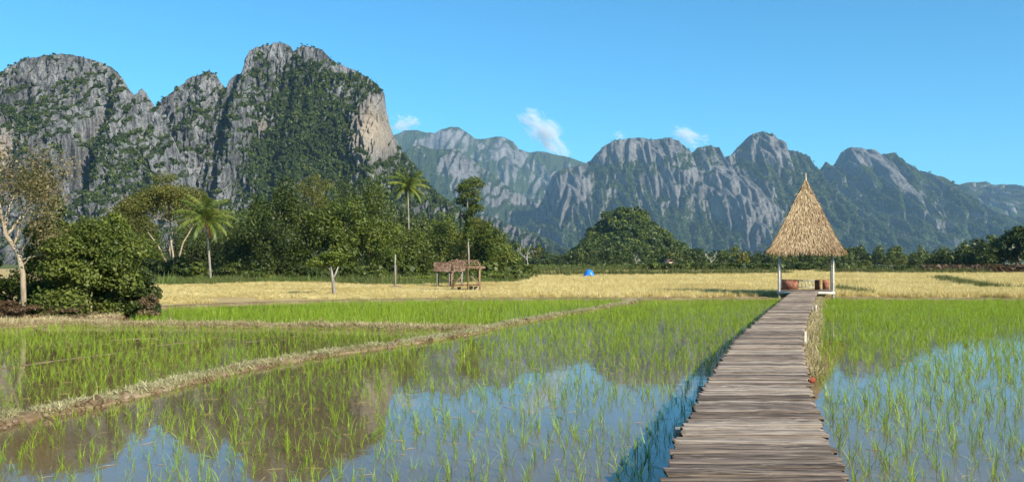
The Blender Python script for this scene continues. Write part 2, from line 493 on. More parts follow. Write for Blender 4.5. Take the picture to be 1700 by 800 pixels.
# ------------------------------------------------------------------ ground, field, water
def sheet(name, x0, x1, y0, y1, z, mat):
    me = make_mesh(name, [[x0, y0, z], [x1, y0, z], [x1, y1, z], [x0, y1, z]], np.array([[0, 1, 2, 3]]), mat)
    return tag(link(name, me), kind='structure')
sheet('ground', -8500, 8500, -1500, 9000, -0.30, M['mud'])
sheet('paddy_water', -75, 95, -40, 60, 0.0, M['water'])

FZ = 0.10
edge_px = [(-1500, 640), (-900, 600), (-400, 572), (-100, 553), (0, 546), (100, 536), (190, 530), (225, 522), (270, 512), (400, 506), (550, 501.5), (700, 499),
           (870, 498), (1060, 497.5), (1290, 496.5), (1400, 496.5), (1700, 498.5), (2200, 503), (3200, 512)]
edge = np.array([gpt(x, y) for x, y in edge_px])
def edge_d(X, Y):
    """depth of the field edge along the ray through X,Y"""
    a = X / Y
    return np.interp(a, edge[:, 0] / edge[:, 1], edge[:, 1])
def build_field():
    ang = np.concatenate([np.linspace(edge[0, 0] / edge[0, 1], -0.62, 30), np.linspace(-0.61, 0.61, 260), np.linspace(0.62, edge[-1, 0] / edge[-1, 1], 30)])
    d0 = np.interp(ang, edge[:, 0] / edge[:, 1], edge[:, 1])
    d0 = d0 + 0.25 * fbm(P3(ang * 60, 0.0), 3, 3)
    off = np.array([-0.35, 0.0, 0.3, 0.6, 1.0, 1.6, 2.5, 4, 6, 9, 13, 18, 25, 35, 50, 75, 110, 160, 240, 400, 800, 1800, 3500, 6200])
    zz = np.array([-0.28, 0.0, FZ * 0.9] + [FZ] * (len(off) - 3))
    D = d0[:, None] + off[None]
    A = ang[:, None] * np.ones_like(D)
    X = A * D
    k = np.clip(D / 150, 0.0, 1)
    Z = zz[None] * np.ones_like(D) + (zz[None] > 0.02) * (0.035 * fbm(P3(X * 0.8, D * 0.8), 5, 3).reshape(D.shape) * (1 - k))
    V = np.stack([X, D, Z], 2).reshape(-1, 3)
    nu, nv = D.shape
    i = np.arange(nu * nv).reshape(nu, nv)
    q = np.stack([i[:-1, :-1], i[1:, :-1], i[1:, 1:], i[:-1, 1:]], 2).reshape(-1, 4)
    me = make_mesh('field', V, q, M['field'], True)
    me.materials.append(M['far_ground']); me.materials.append(M['bund'])
    fi = np.tile(np.arange(nv - 1), nu - 1)
    me.polygons.foreach_set('material_index', np.where(fi >= 18, 1, np.where(fi < 4, 2, 0)).astype(np.int32))
    return tag(link('field', me), kind='structure')
build_field()

def bund(name, pts_px, w, h, mat, seed, ends=True, label=None):
    """raised earth bank along a ground line"""
    P = np.array([gpt(x, y) for x, y in pts_px])
    s = np.concatenate([[0], np.cumsum(np.linalg.norm(np.diff(P, axis=0), axis=1))])
    n = int(s[-1] / 0.09) + 2
    u = np.linspace(0, s[-1], n)
    c = np.stack([np.interp(u, s, P[:, 0]), np.interp(u, s, P[:, 1])], 1)
    for _ in range(30):
        c[1:-1] = 0.25 * c[:-2] + 0.5 * c[1:-1] + 0.25 * c[2:]
    c += 0.06 * np.stack([fbm(P3(u * 0.9, 0.0), seed), fbm(P3(u * 0.9, 5.0), seed + 1)], 1)
    T = np.gradient(c, axis=0); T /= np.linalg.norm(T, axis=1)[:, None]
    N = np.stack([-T[:, 1], T[:, 0]], 1)
    m = 15
    f = np.linspace(-1, 1, m)
    prof = np.cos(f * np.pi / 2) ** 0.55 
    ww = w * (1 + 0.22 * fbm(P3(u * 0.7, 9.0), seed + 2, 3))
    X = c[:, None, 0] + N[:, None, 0] * f[None] * ww[:, None] / 2
    Y = c[:, None, 1] + N[:, None, 1] * f[None] * ww[:, None] / 2
    hh = h * (1 + 0.25 * fbm(P3(u * 0.8, 3.0), seed + 3, 3))
    Z = hh[:, None] * prof[None] - 0.04
    Z = Z + h * 0.32 * fbm(P3(X * 5, Y * 5), seed + 4, 4, 0.65).reshape(X.shape)
    X = X + 0.05 * fbm(P3(X * 6, Y * 6, 4.0), seed + 5, 3).reshape(X.shape)
    Z[:, 0] = Z[:, -1] = -0.2
    if ends:
        Z[0] = Z[-1] = -0.2
    V = np.stack([X, Y, Z], 2).reshape(-1, 3)
    i = np.arange(n * m).reshape(n, m)
    q = np.stack([i[:-1, :-1], i[:-1, 1:], i[1:, 1:], i[1:, :-1]], 2).reshape(-1, 4)
    # outward facing
    me = make_mesh(name, V, q[:, ::-1], mat, True)
    o = tag(link(name, me), label, kind='structure')
    return o, c, N, ww, hh
B1 = [(-260, 775), (-120, 735), (0, 703), (100, 683), (200, 662), (310, 634), (420, 609), (530, 591), (640, 576), (760, 557), (800, 549), (850, 537), (920, 525), (980, 515.5), (1030, 506), (1064, 499)]
B2 = [(-120, 552), (0, 543.5), (100, 538.5), (200, 540), (300, 541), (420, 542), (520, 543), (640, 545), (740, 547), (800, 549)]
bund1 = bund('earth_bank', B1, 0.54, 0.125, M['bund'], 11)
bund2 = bund('earth_bank', B2, 0.70, 0.13, M['bund'], 21)
ridges = []
for k, pts in enumerate([[(-60, 620), (0, 613), (60, 603), (120, 595), (195, 586)], [(170, 566), (230, 562), (265, 561)], [(255, 574), (300, 569), (340, 566)], [(395, 569), (440, 565)]]):
    ridges.append(bund('mud_ridge', pts, 0.30, 0.05, M['bund'], 40 + k * 7))

# ------------------------------------------------------------------ mountains
def mountain(name, prof, D, R, nu, nv, seed, mat, flute=(14, 30), step=45.0, terr=0.75, veg0=0.0, nzk=1.6, blobs=(), push=(), jag=2.0, lean=1.15, fine=0.85, foot=0.0, sm=0.34):
    prof = np.array(prof, float)
    px = np.linspace(prof[0, 0], prof[-1, 0], nu)
    py = np.interp(px, prof[:, 0], prof[:, 1])
    sc = D / F
    H = (HY - py) * sc + EYE
    X0 = (px - 850) * sc
    j = ridged(P3(X0 / flute[1], 0.0, 3.0), seed, 3, 0.6) * jag * sc * 1.3 + fbm(P3(X0 / (flute[1] * 0.4), 1.0), seed + 1, 3) * jag * sc
    H = np.maximum(H + j * sstep(0, 60 * sc, H), 0.5)
    v = np.linspace(0, 1, nv) ** 0.9
    X = X0[:, None] * np.ones((1, nv)); Z = H[:, None] * v[None]
    VV = np.ones((nu, 1)) * v[None]
    p1 = fbm(P3(X / (step * 2.6), Z / (step * 4), 1.0), seed + 2, 4).reshape(X.shape)
    p2 = fbm(P3(X / (step * 0.45), Z / (step * 2.6), 2.0), seed + 3, 3).reshape(X.shape)
    t = Z / step + 2.4 * p1 + 1.7 * p2
    fr = t - np.floor(t)
    stair = np.floor(t) + sstep(0.62, 1.0, fr)
    zs = (stair - (2.4 * p1 + 1.7 * p2)) * step
    veff = (1 - terr) * VV + terr * np.clip(zs / H[:, None], -0.3, 1.0)
    veff = np.where(VV > 0.999, 1.0, veff)
    Y = D - R * np.maximum(1 - veff, 0) ** lean
    wx = X + 0.35 * flute[1] * fbm(P3(X / flute[1], Z / (flute[1] * 3), 7.0), seed + 4, 3).reshape(X.shape)
    fl = ridged(P3(wx / flute[1], Z / (flute[1] * 4.5), 5.0), seed + 5, 4, 0.55).reshape(X.shape)
    big = fbm(P3(X / (flute[1] * 5), Z / (flute[1] * 9), 8.0), seed + 6, 3).reshape(X.shape)
    small = fbm(P3(X / (flute[1] * 0.3), Z / (flute[1] * 0.5), 9.0), seed + 7, 3).reshape(X.shape)
    fl2 = ridged(P3(wx / (flute[1] * .36), Z / (flute[1] * 1.3), 6.0), seed + 15, 3, 0.6).reshape(X.shape)
    dep = flute[0] * fl + flute[0] * 3.2 * big + flute[0] * sm * small + flute[0] * fine * fl2
    ppx = 850 + X / D * F; ppy = HY - (Z - EYE) / D * F
    for (bx, by, rx, ry, amt) in push:
        dep = dep + amt * np.exp(-((ppx - bx) / rx) ** 2 - ((ppy - by) / ry) ** 2)
    Y = Y - dep * (0.35 + 0.65 * (1 - VV ** 6))
    # the far side, running down behind the ridge
    nb = 14
    vb = np.linspace(1, 0, nb + 1)[1:]
    Xb = X0[:, None] * np.ones((1, nb)); Zb = H[:, None] * vb[None]
    Yb = Y[:, -1:] + R * 0.8 * (1 - vb[None]) ** 0.9 + flute[0] * fbm(P3(Xb / flute[1] / 3, Zb / flute[1] / 6), seed + 8, 3).reshape(Xb.shape) * (1 - vb[None])
    X = np.concatenate([X, Xb], 1); Y = np.concatenate([Y, Yb], 1); Z = np.concatenate([Z, Zb], 1)
    Z = Z - 0.6 * (1 - np.concatenate([v, vb])[None])
    G = np.stack([X, Y, Z], 2)
    du = np.gradient(G, axis=0); dv = np.gradient(G, axis=1)
    Nn = np.cross(du, dv); Nn /= np.linalg.norm(Nn, axis=2)[..., None] + 1e-9
    nz = Nn[..., 2]
    n1 = fbm(P3(X / (flute[1] * 1.5), Z / (flute[1] * 1.5), Y / (flute[1] * 3)), seed + 9, 4).reshape(X.shape)
    n2 = fbm(P3(X / (flute[1] * .42), Z / (flute[1] * .6), Y / flute[1]), seed + 19, 3).reshape(X.shape)
    veg = 0.5 + veg0 + nzk * (nz - 0.42) + 0.62 * n1 + 0.55 * n2
    veg = veg + foot * (1 - sstep(.05, .75, np.concatenate([v, vb])))[None]
    pale = np.zeros_like(veg)
    ppx = 850 + X / D * F; ppy = HY - (Z - EYE) / D * F
    for b in blobs:
        g = np.exp(-((ppx - b[0]) / b[2]) ** 2 - ((ppy - b[1]) / b[3]) ** 2)
        veg = veg + b[4] * g
        if len(b) > 5: pale = np.maximum(pale, b[5] * g)
    veg[:, nv:] = 0.8
    veg = np.clip(veg, -0.5, 1.5)
    a, b_ = X.shape
    i = np.arange(a * b_).reshape(a, b_)
    q = np.stack([i[:-1, :-1], i[1:, :-1], i[1:, 1:], i[:-1, 1:]], 2).reshape(-1, 4)
    me = make_mesh(name, G.reshape(-1, 3), q, mat, False, {'veg': veg.ravel(), 'pale': pale.ravel()})
    o = tag(link(name, me), kind='structure')
    return o, G[:, :nv], veg[:, :nv], nz[:, :nv]

def tuft_meshes(rng, name, mat, nvar=5, nleaf=95, size=0.46):
    out = []
    for k in range(nvar):
        cl = blobs_in(rng, (0, 0, 0.45), (0.75, 0.75, 0.6), 5, (0.4, 0.6), -0.4)
        V, q, t = clump_leaves(rng, cl, nleaf, size, 0.75, 0.5, 0.6)
        out.append(make_mesh('%s_%d' % (name, k), V, q, mat, False, {'tint': t}))
    return out

def tufts_on(name, mt, col, nvar, n, rng, r, label, thr=0.55, zmin=-1.0, extra=0.0):
    o, G, veg, nz = mt
    w = np.clip((veg - thr) * 2.2, 0, 1) + extra
    # even over the picture of the slope: weight by cell size
    w = w * (np.linalg.norm(np.gradient(G, axis=0), axis=2) * np.linalg.norm(np.gradient(G, axis=1), axis=2))
    w = np.where(G[..., 2] > zmin, w, 0)
    p = w.ravel() / w.sum()
    idx = rng.choice(len(p), n, p=p)
    P = G.reshape(-1, 3)[idx] + rng.normal(0, r * 0.4, (n, 3)) * np.array([1, 0.3, 0.5])
    s = r * np.clip(np.exp(rng.normal(0, 0.45, n)), .4, 1.9) * np.where(idx % G.shape[1] > .965 * G.shape[1], .5, 1.0)
    return scatter(name, P, col, nvar, rng, s, 0.2, label, 'forest', zscale=1.15)

DOME = [(-420, 330), (-330, 250), (-240, 190), (-160, 160), (-90, 158), (-40, 150), (0, 130), (20, 112), (50, 100), (80, 94), (100, 92), (125, 94), (150, 100), (175, 108), (195, 122), (208, 138), (220, 155), (229, 163), (234, 157), (239, 150), (245, 157),
        (253, 170), (262, 184), (275, 205), (292, 240), (310, 280), (330, 320), (355, 370), (380, 420), (395, 436)]
PEAK = [(150, 420), (185, 330), (215, 250), (245, 205), (262, 182), (272, 173), (288, 158), (300, 146), (315, 133), (335, 126), (350, 122), (362, 128), (372, 144), (378, 150), (386, 140), (398, 128), (409, 126), (412, 106), (418, 90), (430, 82), (450, 76), (470, 73), (481, 78), (488, 88), (494, 84),
        (503, 78), (520, 80), (538, 88), (552, 102), (565, 110), (590, 120), (612, 132), (630, 146), (640, 160), (643, 185), (649, 210), (656, 232), (668, 256), (690, 278), (705, 302), (735, 332), (770, 356), (810, 380), (850, 405), (890, 436)]
HILL = [(935, 437), (955, 420), (970, 402), (984, 384), (1000, 366), (1016, 354), (1036, 350), (1054, 353), (1070, 364), (1084, 382), (1098, 402), (1112, 416), (1128, 426), (1150, 437)]
MASSIF = [(760, 437), (800, 410), (850, 385), (888, 352), (902, 332), (910, 312), (916, 294), (930, 284), (948, 280), (965, 277), (980, 268), (990, 256), (1002, 244), (1018, 236), (1035, 232), (1060, 230), (1085, 233), (1110, 231), (1124, 236), (1136, 246), (1147, 257), (1157, 247), (1172, 244), (1190, 246), (1200, 262), (1213, 260),
          (1225, 246), (1240, 230), (1255, 221), (1270, 220), (1284, 226), (1298, 238), (1310, 252), (1330, 255), (1342, 264), (1352, 284), (1368, 305), (1395, 330), (1430, 365), (1480, 400), (1530, 437)]
EAST = [(1210, 437), (1260, 380), (1300, 330), (1335, 300), (1352, 290), (1362, 280), (1368, 270), (1373, 274), (1378, 281), (1386, 270), (1394, 255), (1406, 247), (1420, 247), (1436, 250), (1450, 257), (1464, 259), (1474, 256), (1488, 266), (1505, 277), (1525, 287), (1545, 297), (1560, 308), (1580, 322), (1620, 345), (1680, 375), (1760, 410), (1840, 437)]
FAREAST = [(1380, 437), (1450, 380), (1510, 335), (1545, 318), (1566, 310), (1585, 309), (1605, 304), (1622, 304), (1640, 310), (1662, 307), (1680, 310), (1700, 320), (1740, 332), (1800, 322), (1870, 345), (1960, 360), (2080, 350), (2200, 385), (2350, 437)]
NORTH = [(520, 300), (580, 260), (630, 235), (660, 224), (672, 217), (692, 217), (708, 221), (722, 222), (736, 215), (750, 212), (762, 213), (776, 222), (790, 233), (806, 233), (822, 229), (838, 230), (852, 238), (862, 250), (880, 255), (896, 252), (915, 257), (935, 260), (955, 266), (975, 273), (1000, 288), (1060, 310), (1150, 340), (1260, 437)]
SPUR = [(560, 437), (610, 330), (650, 270), (680, 248), (700, 243), (718, 250), (740, 250), (756, 248), (775, 262), (795, 274), (815, 288), (835, 304), (852, 320), (875, 330), (892, 336), (905, 345), (930, 362), (960, 380), (1000, 395), (1060, 412), (1120, 437)]
TALUS = [(640, 437), (675, 330), (690, 305), (705, 308), (725, 322), (745, 336), (765, 345), (790, 356), (815, 362), (840, 372), (862, 380), (890, 392), (920, 410), (960, 437)]

m_dome = mountain('karst_mountain', DOME, 820, 110, 520, 280, 100, M['karst'], (8, 13), 22, 0.72, -0.25, 1.5,
    [(60, 215, 45, 25, .5), (110, 225, 40, 22, .5), (40, 190, 60, 14, .2), (165, 150, 28, 14, .4), (198, 250, 22, 70, .9), (245, 290, 45, 60, .8), (55, 275, 32, 40, -1.2, 1.0), (20, 235, 25, 40, -.5, .3), (145, 300, 35, 60, -.7),
     (215, 195, 16, 60, -.5), (80, 130, 60, 30, -.25), (110, 280, 22, 26, .45)],
    [(190, 250, 16, 80, -55), (120, 260, 50, 90, 22), (225, 220, 20, 90, 14)], 2.2, sm=.6)
m_peak = mountain('karst_mountain', PEAK, 960, 150, 680, 300, 200, M['karst'], (8.5, 15), 26, 0.7, 0.12, 1.4,
    [(520, 215, 75, 95, .8), (470, 160, 60, 45, .3), (560, 290, 110, 50, .8), (470, 98, 22, 22, -.9), (424, 112, 10, 40, -.9), (525, 93, 24, 12, -1.0), (578, 118, 24, 9, -.8), (632, 232, 26, 46, -2.2, 1.0), (627, 190, 9, 22, -1.0, .6),
     (432, 250, 16, 60, -.7), (320, 165, 48, 40, -.75), (460, 222, 12, 22, -1.0, .4), (395, 150, 22, 30, -.8), (375, 310, 60, 50, -.55), (290, 200, 30, 26, -.5), (568, 160, 14, 12, -.7), (700, 300, 40, 30, .6), (480, 250, 12, 20, .4)],
    [(424, 220, 12, 110, 26), (480, 240, 40, 90, -14), (630, 240, 34, 70, 24), (330, 220, 50, 90, 20)], 2.0, sm=.6)
m_hill = mountain('wooded_hill', HILL, 560, 90, 160, 80, 300, M['karst'], (4, 12), 18, 0.4, 0.9, 0.6, [(1022, 350, 8, 6, -1.2), (1045, 395, 6, 14, -1.4, .6)], (), 2.2)
m_massif = mountain('limestone_massif', MASSIF, 4200, 780, 640, 230, 400, M['karst_far'], (26, 62), 150, 0.42, -0.12, 1.5,
    [(1060, 252, 72, 20, -1.2), (1195, 345, 38, 72, -1.6), (1110, 315, 60, 40, -.45), (950, 315, 34, 32, -1.0), (1272, 250, 38, 28, -.9), (1310, 340, 50, 60, .7), (1000, 310, 22, 30, .6), (1225, 285, 20, 40, .5), (1147, 362, 4, 12, -2, 1.0), (1040, 290, 30, 12, .5), (1130, 262, 30, 12, .5), (1080, 395, 70, 16, .5), (1240, 400, 60, 14, .5)],
    [(1195, 340, 42, 75, 130), (1215, 260, 22, 50, -80), (945, 320, 38, 50, 110), (905, 340, 12, 60, -60), (1120, 300, 60, 50, 70)], 1.2, fine=.4, foot=.45)
m_east = mountain('limestone_massif', EAST, 4600, 980, 480, 200, 500, M['karst_far'], (30, 90), 180, 0.42, -0.02, 1.3,
    [(1415, 265, 26, 18, -1.4), (1440, 320, 15, 45, -1.2), (1425, 300, 20, 20, -.6), (1545, 305, 26, 30, -.7), (1490, 350, 22, 40, -.4), (1462, 372, 4, 16, -1.5, .8), (1600, 350, 60, 30, -.4), (1400, 350, 26, 40, .5), (1520, 350, 30, 40, .4), (1480, 290, 30, 16, .3)],
    [(1430, 310, 30, 60, 120), (1540, 320, 26, 50, 110), (1490, 330, 22, 60, -60)], 1.1, fine=.3, foot=.45)
m_fareast = mountain('limestone_ridge', FAREAST, 5700, 1000, 260, 120, 600, M['karst_far'], (32, 120), 210, 0.6, 0.1, 1.3, [(1620, 330, 40, 16, -.4)], (), 1.0, fine=.3, foot=.4)
m_north = mountain('limestone_ridge', NORTH, 6500, 1300, 380, 150, 700, M['karst_far'], (44, 150), 260, 0.32, 0.0, 1.4, [(750, 235, 40, 16, -1.0), (835, 252, 26, 20, -.9), (690, 222, 16, 8, .5), (940, 266, 40, 8, .7), (700, 255, 40, 12, -.2)], [(750, 240, 40, 30, 140), (835, 255, 30, 40, 120)], 0.8, fine=.3, foot=.35)
m_spur = mountain('limestone_spur', SPUR, 4700, 950, 300, 150, 800, M['karst_far'], (26, 60), 150, 0.40, 0.02, 1.5, [(765, 285, 36, 22, -1.2), (720, 300, 30, 40, .5), (800, 330, 40, 20, -.3), (860, 340, 30, 16, -.5), (830, 355, 50, 12, .5)], (), 1.4, fine=.4, foot=.4)
m_talus = mountain('limestone_spur', TALUS, 2600, 450, 200, 90, 900, M['karst_far'], (18, 48), 70, 0.6, -0.15, 1.3, [(830, 385, 50, 10, -.4), (730, 332, 30, 7, -.7), (760, 380, 40, 20, .6)], (), 1.0)

rng = np.random.default_rng(5)
col_mt = source_collection('mountain_tuft_shape', tuft_meshes(rng, 'mountain_tuft', M['mtn_leaf']))
col_ht = source_collection('hill_tuft_shape', tuft_meshes(rng, 'hill_tuft', M['hill_leaf'], 5, 120, 0.40))
tufts_on('mountain_forest', m_dome, col_mt, 5, 15000, rng, 1.7, 'dark green scrub clinging to the grey cliffs of the left dome mountain')
tufts_on('mountain_forest', m_peak, col_mt, 5, 30000, rng, 2.0, 'dark green forest on the tall steep peak behind the palms')
tufts_on('hill_forest', m_hill, col_ht, 5, 8000, rng, 1.8, 'bright green forest covering the small round hill', 0.3)
tufts_on('mountain_forest', m_massif, col_mt, 5, 17000, rng, 5.2, 'hazy green forest on the flat topped middle massif')
tufts_on('mountain_forest', m_east, col_mt, 5, 14000, rng, 5.4, 'hazy green forest on the massif right of the thatched pavilion')
tufts_on('mountain_forest', m_spur, col_mt, 5, 7000, rng, 5.4, 'hazy green forest on the rocky spur left of the valley')
tufts_on('mountain_forest', m_talus, col_mt, 5, 3500, rng, 3.6, 'green forest at the foot of the pale scree slope')

# ------------------------------------------------------------------ trees
def branch_system(rng, start, dirn, length, rad, depth, out, spread=0.55, shrink=0.7, kids=(2, 3), wob=0.12, tips=None):
    n = 5
    pts = [np.array(start, float)]; d = np.array(dirn, float); d /= np.linalg.norm(d)
    for i in range(n):
        d = d + rng.normal(0, wob, 3); d /= np.linalg.norm(d)
        pts.append(pts[-1] + d * length / n)
    r1 = rad * (0.62 if depth else 0.2)
    out.append((np.array(pts), np.linspace(rad, r1, n + 1)))
    if depth == 0:
        if tips is not None: tips.append(pts[-1])
        return
    for k in range(rng.integers(kids[0], kids[1] + 1)):
        nd = d + rng.normal(0, spread, 3); nd[2] += 0.12
        nd /= np.linalg.norm(nd)
        s = pts[-1] if k < 2 else pts[rng.integers(2, n)]
        branch_system(rng, s, nd, length * shrink * rng.uniform(0.8, 1.2), r1 * rng.uniform(0.75, 0.95), depth - 1, out, spread, shrink, kids, wob, tips)

def build_tree(name, label, cat, base, crown_c, crown_r, mat, bmat, rng, nblob=18, nleaf=4500, size=0.32, trunk_r=0.16, low=-0.7, group=None, rr=(0.18, 0.46), trunk_pts=None, aspect=0.55, nlimb=7, shell=0.5, skirt=0):
    base = np.array(base, float)
    root = empty(name, base)
    tag(root, label, cat, group)
    cc = np.array(crown_c, float) - base
    cl = blobs_in(rng, cc, crown_r, nblob, rr, low)
    if skirt:
        r_ = np.array(crown_r); ex = []
        for _ in range(skirt):
            a = rng.uniform(0, 6.283); m_ = rng.uniform(.35, .9)
            ex.append([cc[0] + r_[0] * m_ * math.cos(a), cc[1] + r_[1] * m_ * math.sin(a), rng.uniform(.02, .16) * (cc[2] + r_[2]), *(r_ * rng.uniform(.22, .36))])
        cl = np.concatenate([cl, np.array(ex)])
    V, q, t = clump_leaves(rng, cl, nleaf, size, aspect, shell=shell)
    V = V.reshape(-1, 4, 3); low_ = V[:, :, 2].min(1); V[:, :, 2] += np.maximum(0.02 - low_, 0)[:, None] * rng.uniform(1, 1.4, len(V))[:, None]; V = V.reshape(-1, 3)
    link('crown', make_mesh('crown', V, q, mat, False, {'tint': t}), root)
    mb = MB()
    top = cc + np.array([0, 0, -0.1 * crown_r[2]])
    if trunk_pts is None:
        k = np.linspace(0, 1, 6)[:, None]
        trunk_pts = k * top[None] + np.concatenate([rng.normal(0, 0.04 * crown_r[0], (6, 2)), np.zeros((6, 1))], 1) * np.sin(k * np.pi)
        trunk_pts[0, 2] = -0.15
    trunk_pts = np.array(trunk_pts, float)
    mb.tube(trunk_pts, np.linspace(trunk_r, trunk_r * 0.45, len(trunk_pts)), 8)
    for b in cl[rng.permutation(len(cl))[:nlimb]]:
        s = trunk_pts[rng.integers(max(1, len(trunk_pts) // 2), len(trunk_pts))]
        e = b[:3]; m = (s + e) / 2 + np.array([0, 0, -0.08 * crown_r[2]])
        mb.tube([s, m, e], [trunk_r * 0.4, trunk_r * 0.25, trunk_r * 0.08], 5)
    mb.build('trunk', bmat, root, True)
    return root

def forest_tree(name, label, px, top, hw, bot, d, mat, rng, bmat='bark_dark', cat='tree', **k):
    """tree whose crown spans px±hw and rows top..bot of the photograph, standing at depth d"""
    X, zt = at(px, top, d); _, zb = at(px, bot, d)
    zb = max(zb, 0.05)
    rx = hw * d / F; rz = (zt - zb) / 2
    if bot >= 465: k.setdefault('skirt', 12)
    k.setdefault('low', -0.97); k.setdefault('nblob', 26); k['nleaf'] = int(k.get('nleaf', 4000) * 1.9)
    return build_tree(name, label, cat, (X, d, FZ - 0.02), (X, d, zb + rz), (rx, rx * 0.9, rz), M[mat], M[bmat], rng, **k)

rng = np.random.default_rng(21)
FT = [  # name, label, px, top, halfwidth, bottom, depth, leaves, n, size
 ('spreading_tree', 'olive yellow spreading tree with pale forked trunks left of the coconut palm', 285, 292, 78, 388, 116, 'leaf_olive', 7500, 0.26, 'bark_pale', dict(low=-0.25, rr=(0.22, 0.36), nblob=30, trunk_r=0.2, nlimb=14)),
 ('olive_tree', 'olive yellow tree behind the spreading tree at the forest edge', 205, 334, 48, 420, 132, 'leaf_olive', 3500, 0.32, 'bark_dark', {}),
 ('forest_tree', 'dark green tree just left of the spreading olive tree', 165, 352, 46, 470, 124, 'leaf_mid', 4200, 0.34, 'bark_dark', {}),
 ('broad_tree', 'tallest dense dark green tree reaching the ground right of the coconut palm', 455, 297, 66, 468, 106, 'leaf_dark', 9500, 0.30, 'bark_dark', dict(nblob=34, rr=(0.24, 0.4))),
 ('forest_tree', 'dark green tree between coconut palm and the tallest dense tree', 398, 348, 38, 470, 112, 'leaf_dark', 3600, 0.3, 'bark_dark', {}),
 ('forest_tree', 'shadowy dark tree behind the coconut palm trunk', 345, 362, 54, 468, 128, 'leaf_dark', 4200, 0.32, 'bark_dark', {}),
 ('twiggy_tree', 'thin yellowish twiggy tree top above the dense dark trees', 520, 286, 46, 390, 138, 'leaf_olive', 3000, 0.26, 'bark_pale', dict(nblob=24, rr=(0.2, 0.34), nlimb=18)),
 ('forest_tree', 'dark tree right of the tallest dense tree', 512, 336, 40, 470, 112, 'leaf_dark', 4800, 0.3, 'bark_dark', {}),
 ('leafy_tree', 'mid green leafy tree with brighter top leaves right of the dark trees', 562, 326, 46, 440, 108, 'leaf_mid', 5200, 0.34, 'bark_dark', dict(nblob=24)),
 ('forest_tree', 'tall mid green tree left of the tall palm', 612, 302, 52, 470, 122, 'leaf_mid', 6500, 0.32, 'bark_dark', dict(nblob=28)),
 ('forest_tree', 'dark tree whose top shows behind the leafy tree', 575, 300, 38, 440, 146, 'leaf_dark', 3600, 0.34, 'bark_dark', {}),
 ('forest_tree', 'mid green tree in front of the tall palm trunk', 648, 340, 48, 472, 110, 'leaf_mid', 5200, 0.3, 'bark_dark', {}),
 ('forest_tree', 'dark tree right of the tall palm trunk', 702, 350, 46, 470, 116, 'leaf_dark', 4800, 0.3, 'bark_dark', {}),
 ('forest_tree', 'mid green tree behind the old field hut', 745, 348, 40, 468, 126, 'leaf_mid', 4200, 0.3, 'bark_dark', {}),
 ('forest_tree', 'mid green tree right of the tall slender tree', 803, 362, 36, 468, 121, 'leaf_mid', 4200, 0.3, 'bark_dark', {}),
 ('forest_tree', 'rightmost rounded tree of the near forest edge', 838, 402, 26, 470, 128, 'leaf_mid', 2800, 0.3, 'bark_dark', {}),
 ('forest_tree', 'tall loose tree behind the tall slender tree', 792, 350, 26, 440, 140, 'leaf_olive', 2600, 0.3, 'bark_dark', {}),
 ('forest_tree', 'dark low tree standing behind the big left bush', 240, 392, 36, 472, 108, 'leaf_mid', 3600, 0.3, 'bark_dark', {}),
 ('light_tree', 'small yellow green tree just behind the bare pole', 657, 404, 17, 452, 98, 'leaf_light', 1600, 0.26, 'bark_dark', dict(nblob=9)),
]
for nm, lb, px, tp, hw, bt, d, mt, nl, sz, bm, kw in FT:
    forest_tree(nm, lb, px, tp, hw, bt, d, mt, rng, bm, nleaf=nl, size=sz, group='trees of the near forest edge', **kw)

sp_ = [o for o in scene.objects if o.name == 'spreading_tree'][0]
for stem in ([(.9, 0, -.1), (.8, 0, 2.2), (1.5, 0, 4.6), (2.6, .3, 6.6)], [(-.5, .2, -.1), (-.9, .2, 2.4), (-1.9, 0, 4.4), (-3.0, -.3, 6.0)], [(.2, -.4, -.1), (.35, -.4, 3), (-.1, -.2, 5.2), (-.6, 0, 7)]):
    mb = MB(); mb.tube(np.array(stem), [.15, .13, .10, .05], 8); mb.build('trunk', M['bark_pale'], sp_, True)
# second tier behind closes the gaps
for k, (px, tp, hw, d, mt) in enumerate([(120, 378, 50, 145, 'leaf_mid'), (310, 372, 44, 150, 'leaf_dark'), (430, 352, 46, 150, 'leaf_dark'), (480, 330, 42, 155, 'leaf_dark'), (640, 345, 44, 155, 'leaf_dark'), (690, 390, 40, 150, 'leaf_mid'), (770, 388, 44, 150, 'leaf_dark'), (372, 336, 42, 142, 'leaf_mid'), (322, 338, 40, 160, 'leaf_olive'), (428, 314, 40, 125, 'leaf_mid'), (548, 308, 42, 130, 'leaf_mid'), (664, 340, 40, 138, 'leaf_dark'), (722, 352, 34, 142, 'leaf_mid'), (236, 348, 44, 142, 'leaf_mid'), (820, 388, 30, 146, 'leaf_light')]):
    forest_tree('forest_tree', ['tree filling the gap left of the olive trees', 'shaded tree in the gap behind the spreading tree', 'shaded tree behind the left side of the tallest dense tree', 'shaded tree behind the right side of the tallest dense tree',
                'shaded tree behind the tall palm', 'shaded tree in the second row right of the tall palm', 'shaded tree in the second row behind the tall slender tree', 'tall tree rising right behind the coconut palm crown', 'olive tree top between spreading tree and coconut palm', 'tree leaning on the left side of the tallest dense tree',
                'tree top between twiggy tree and leafy tree', 'dark tree directly behind the tall palm trunk', 'tree top between tall palm and tall slender tree', 'tree between the two olive trees and the big bush', 'light green tree behind the right end of the near forest'][k], px, tp, hw, 470, d, mt, rng, nleaf=3400, size=0.36, group='trees of the near forest edge')

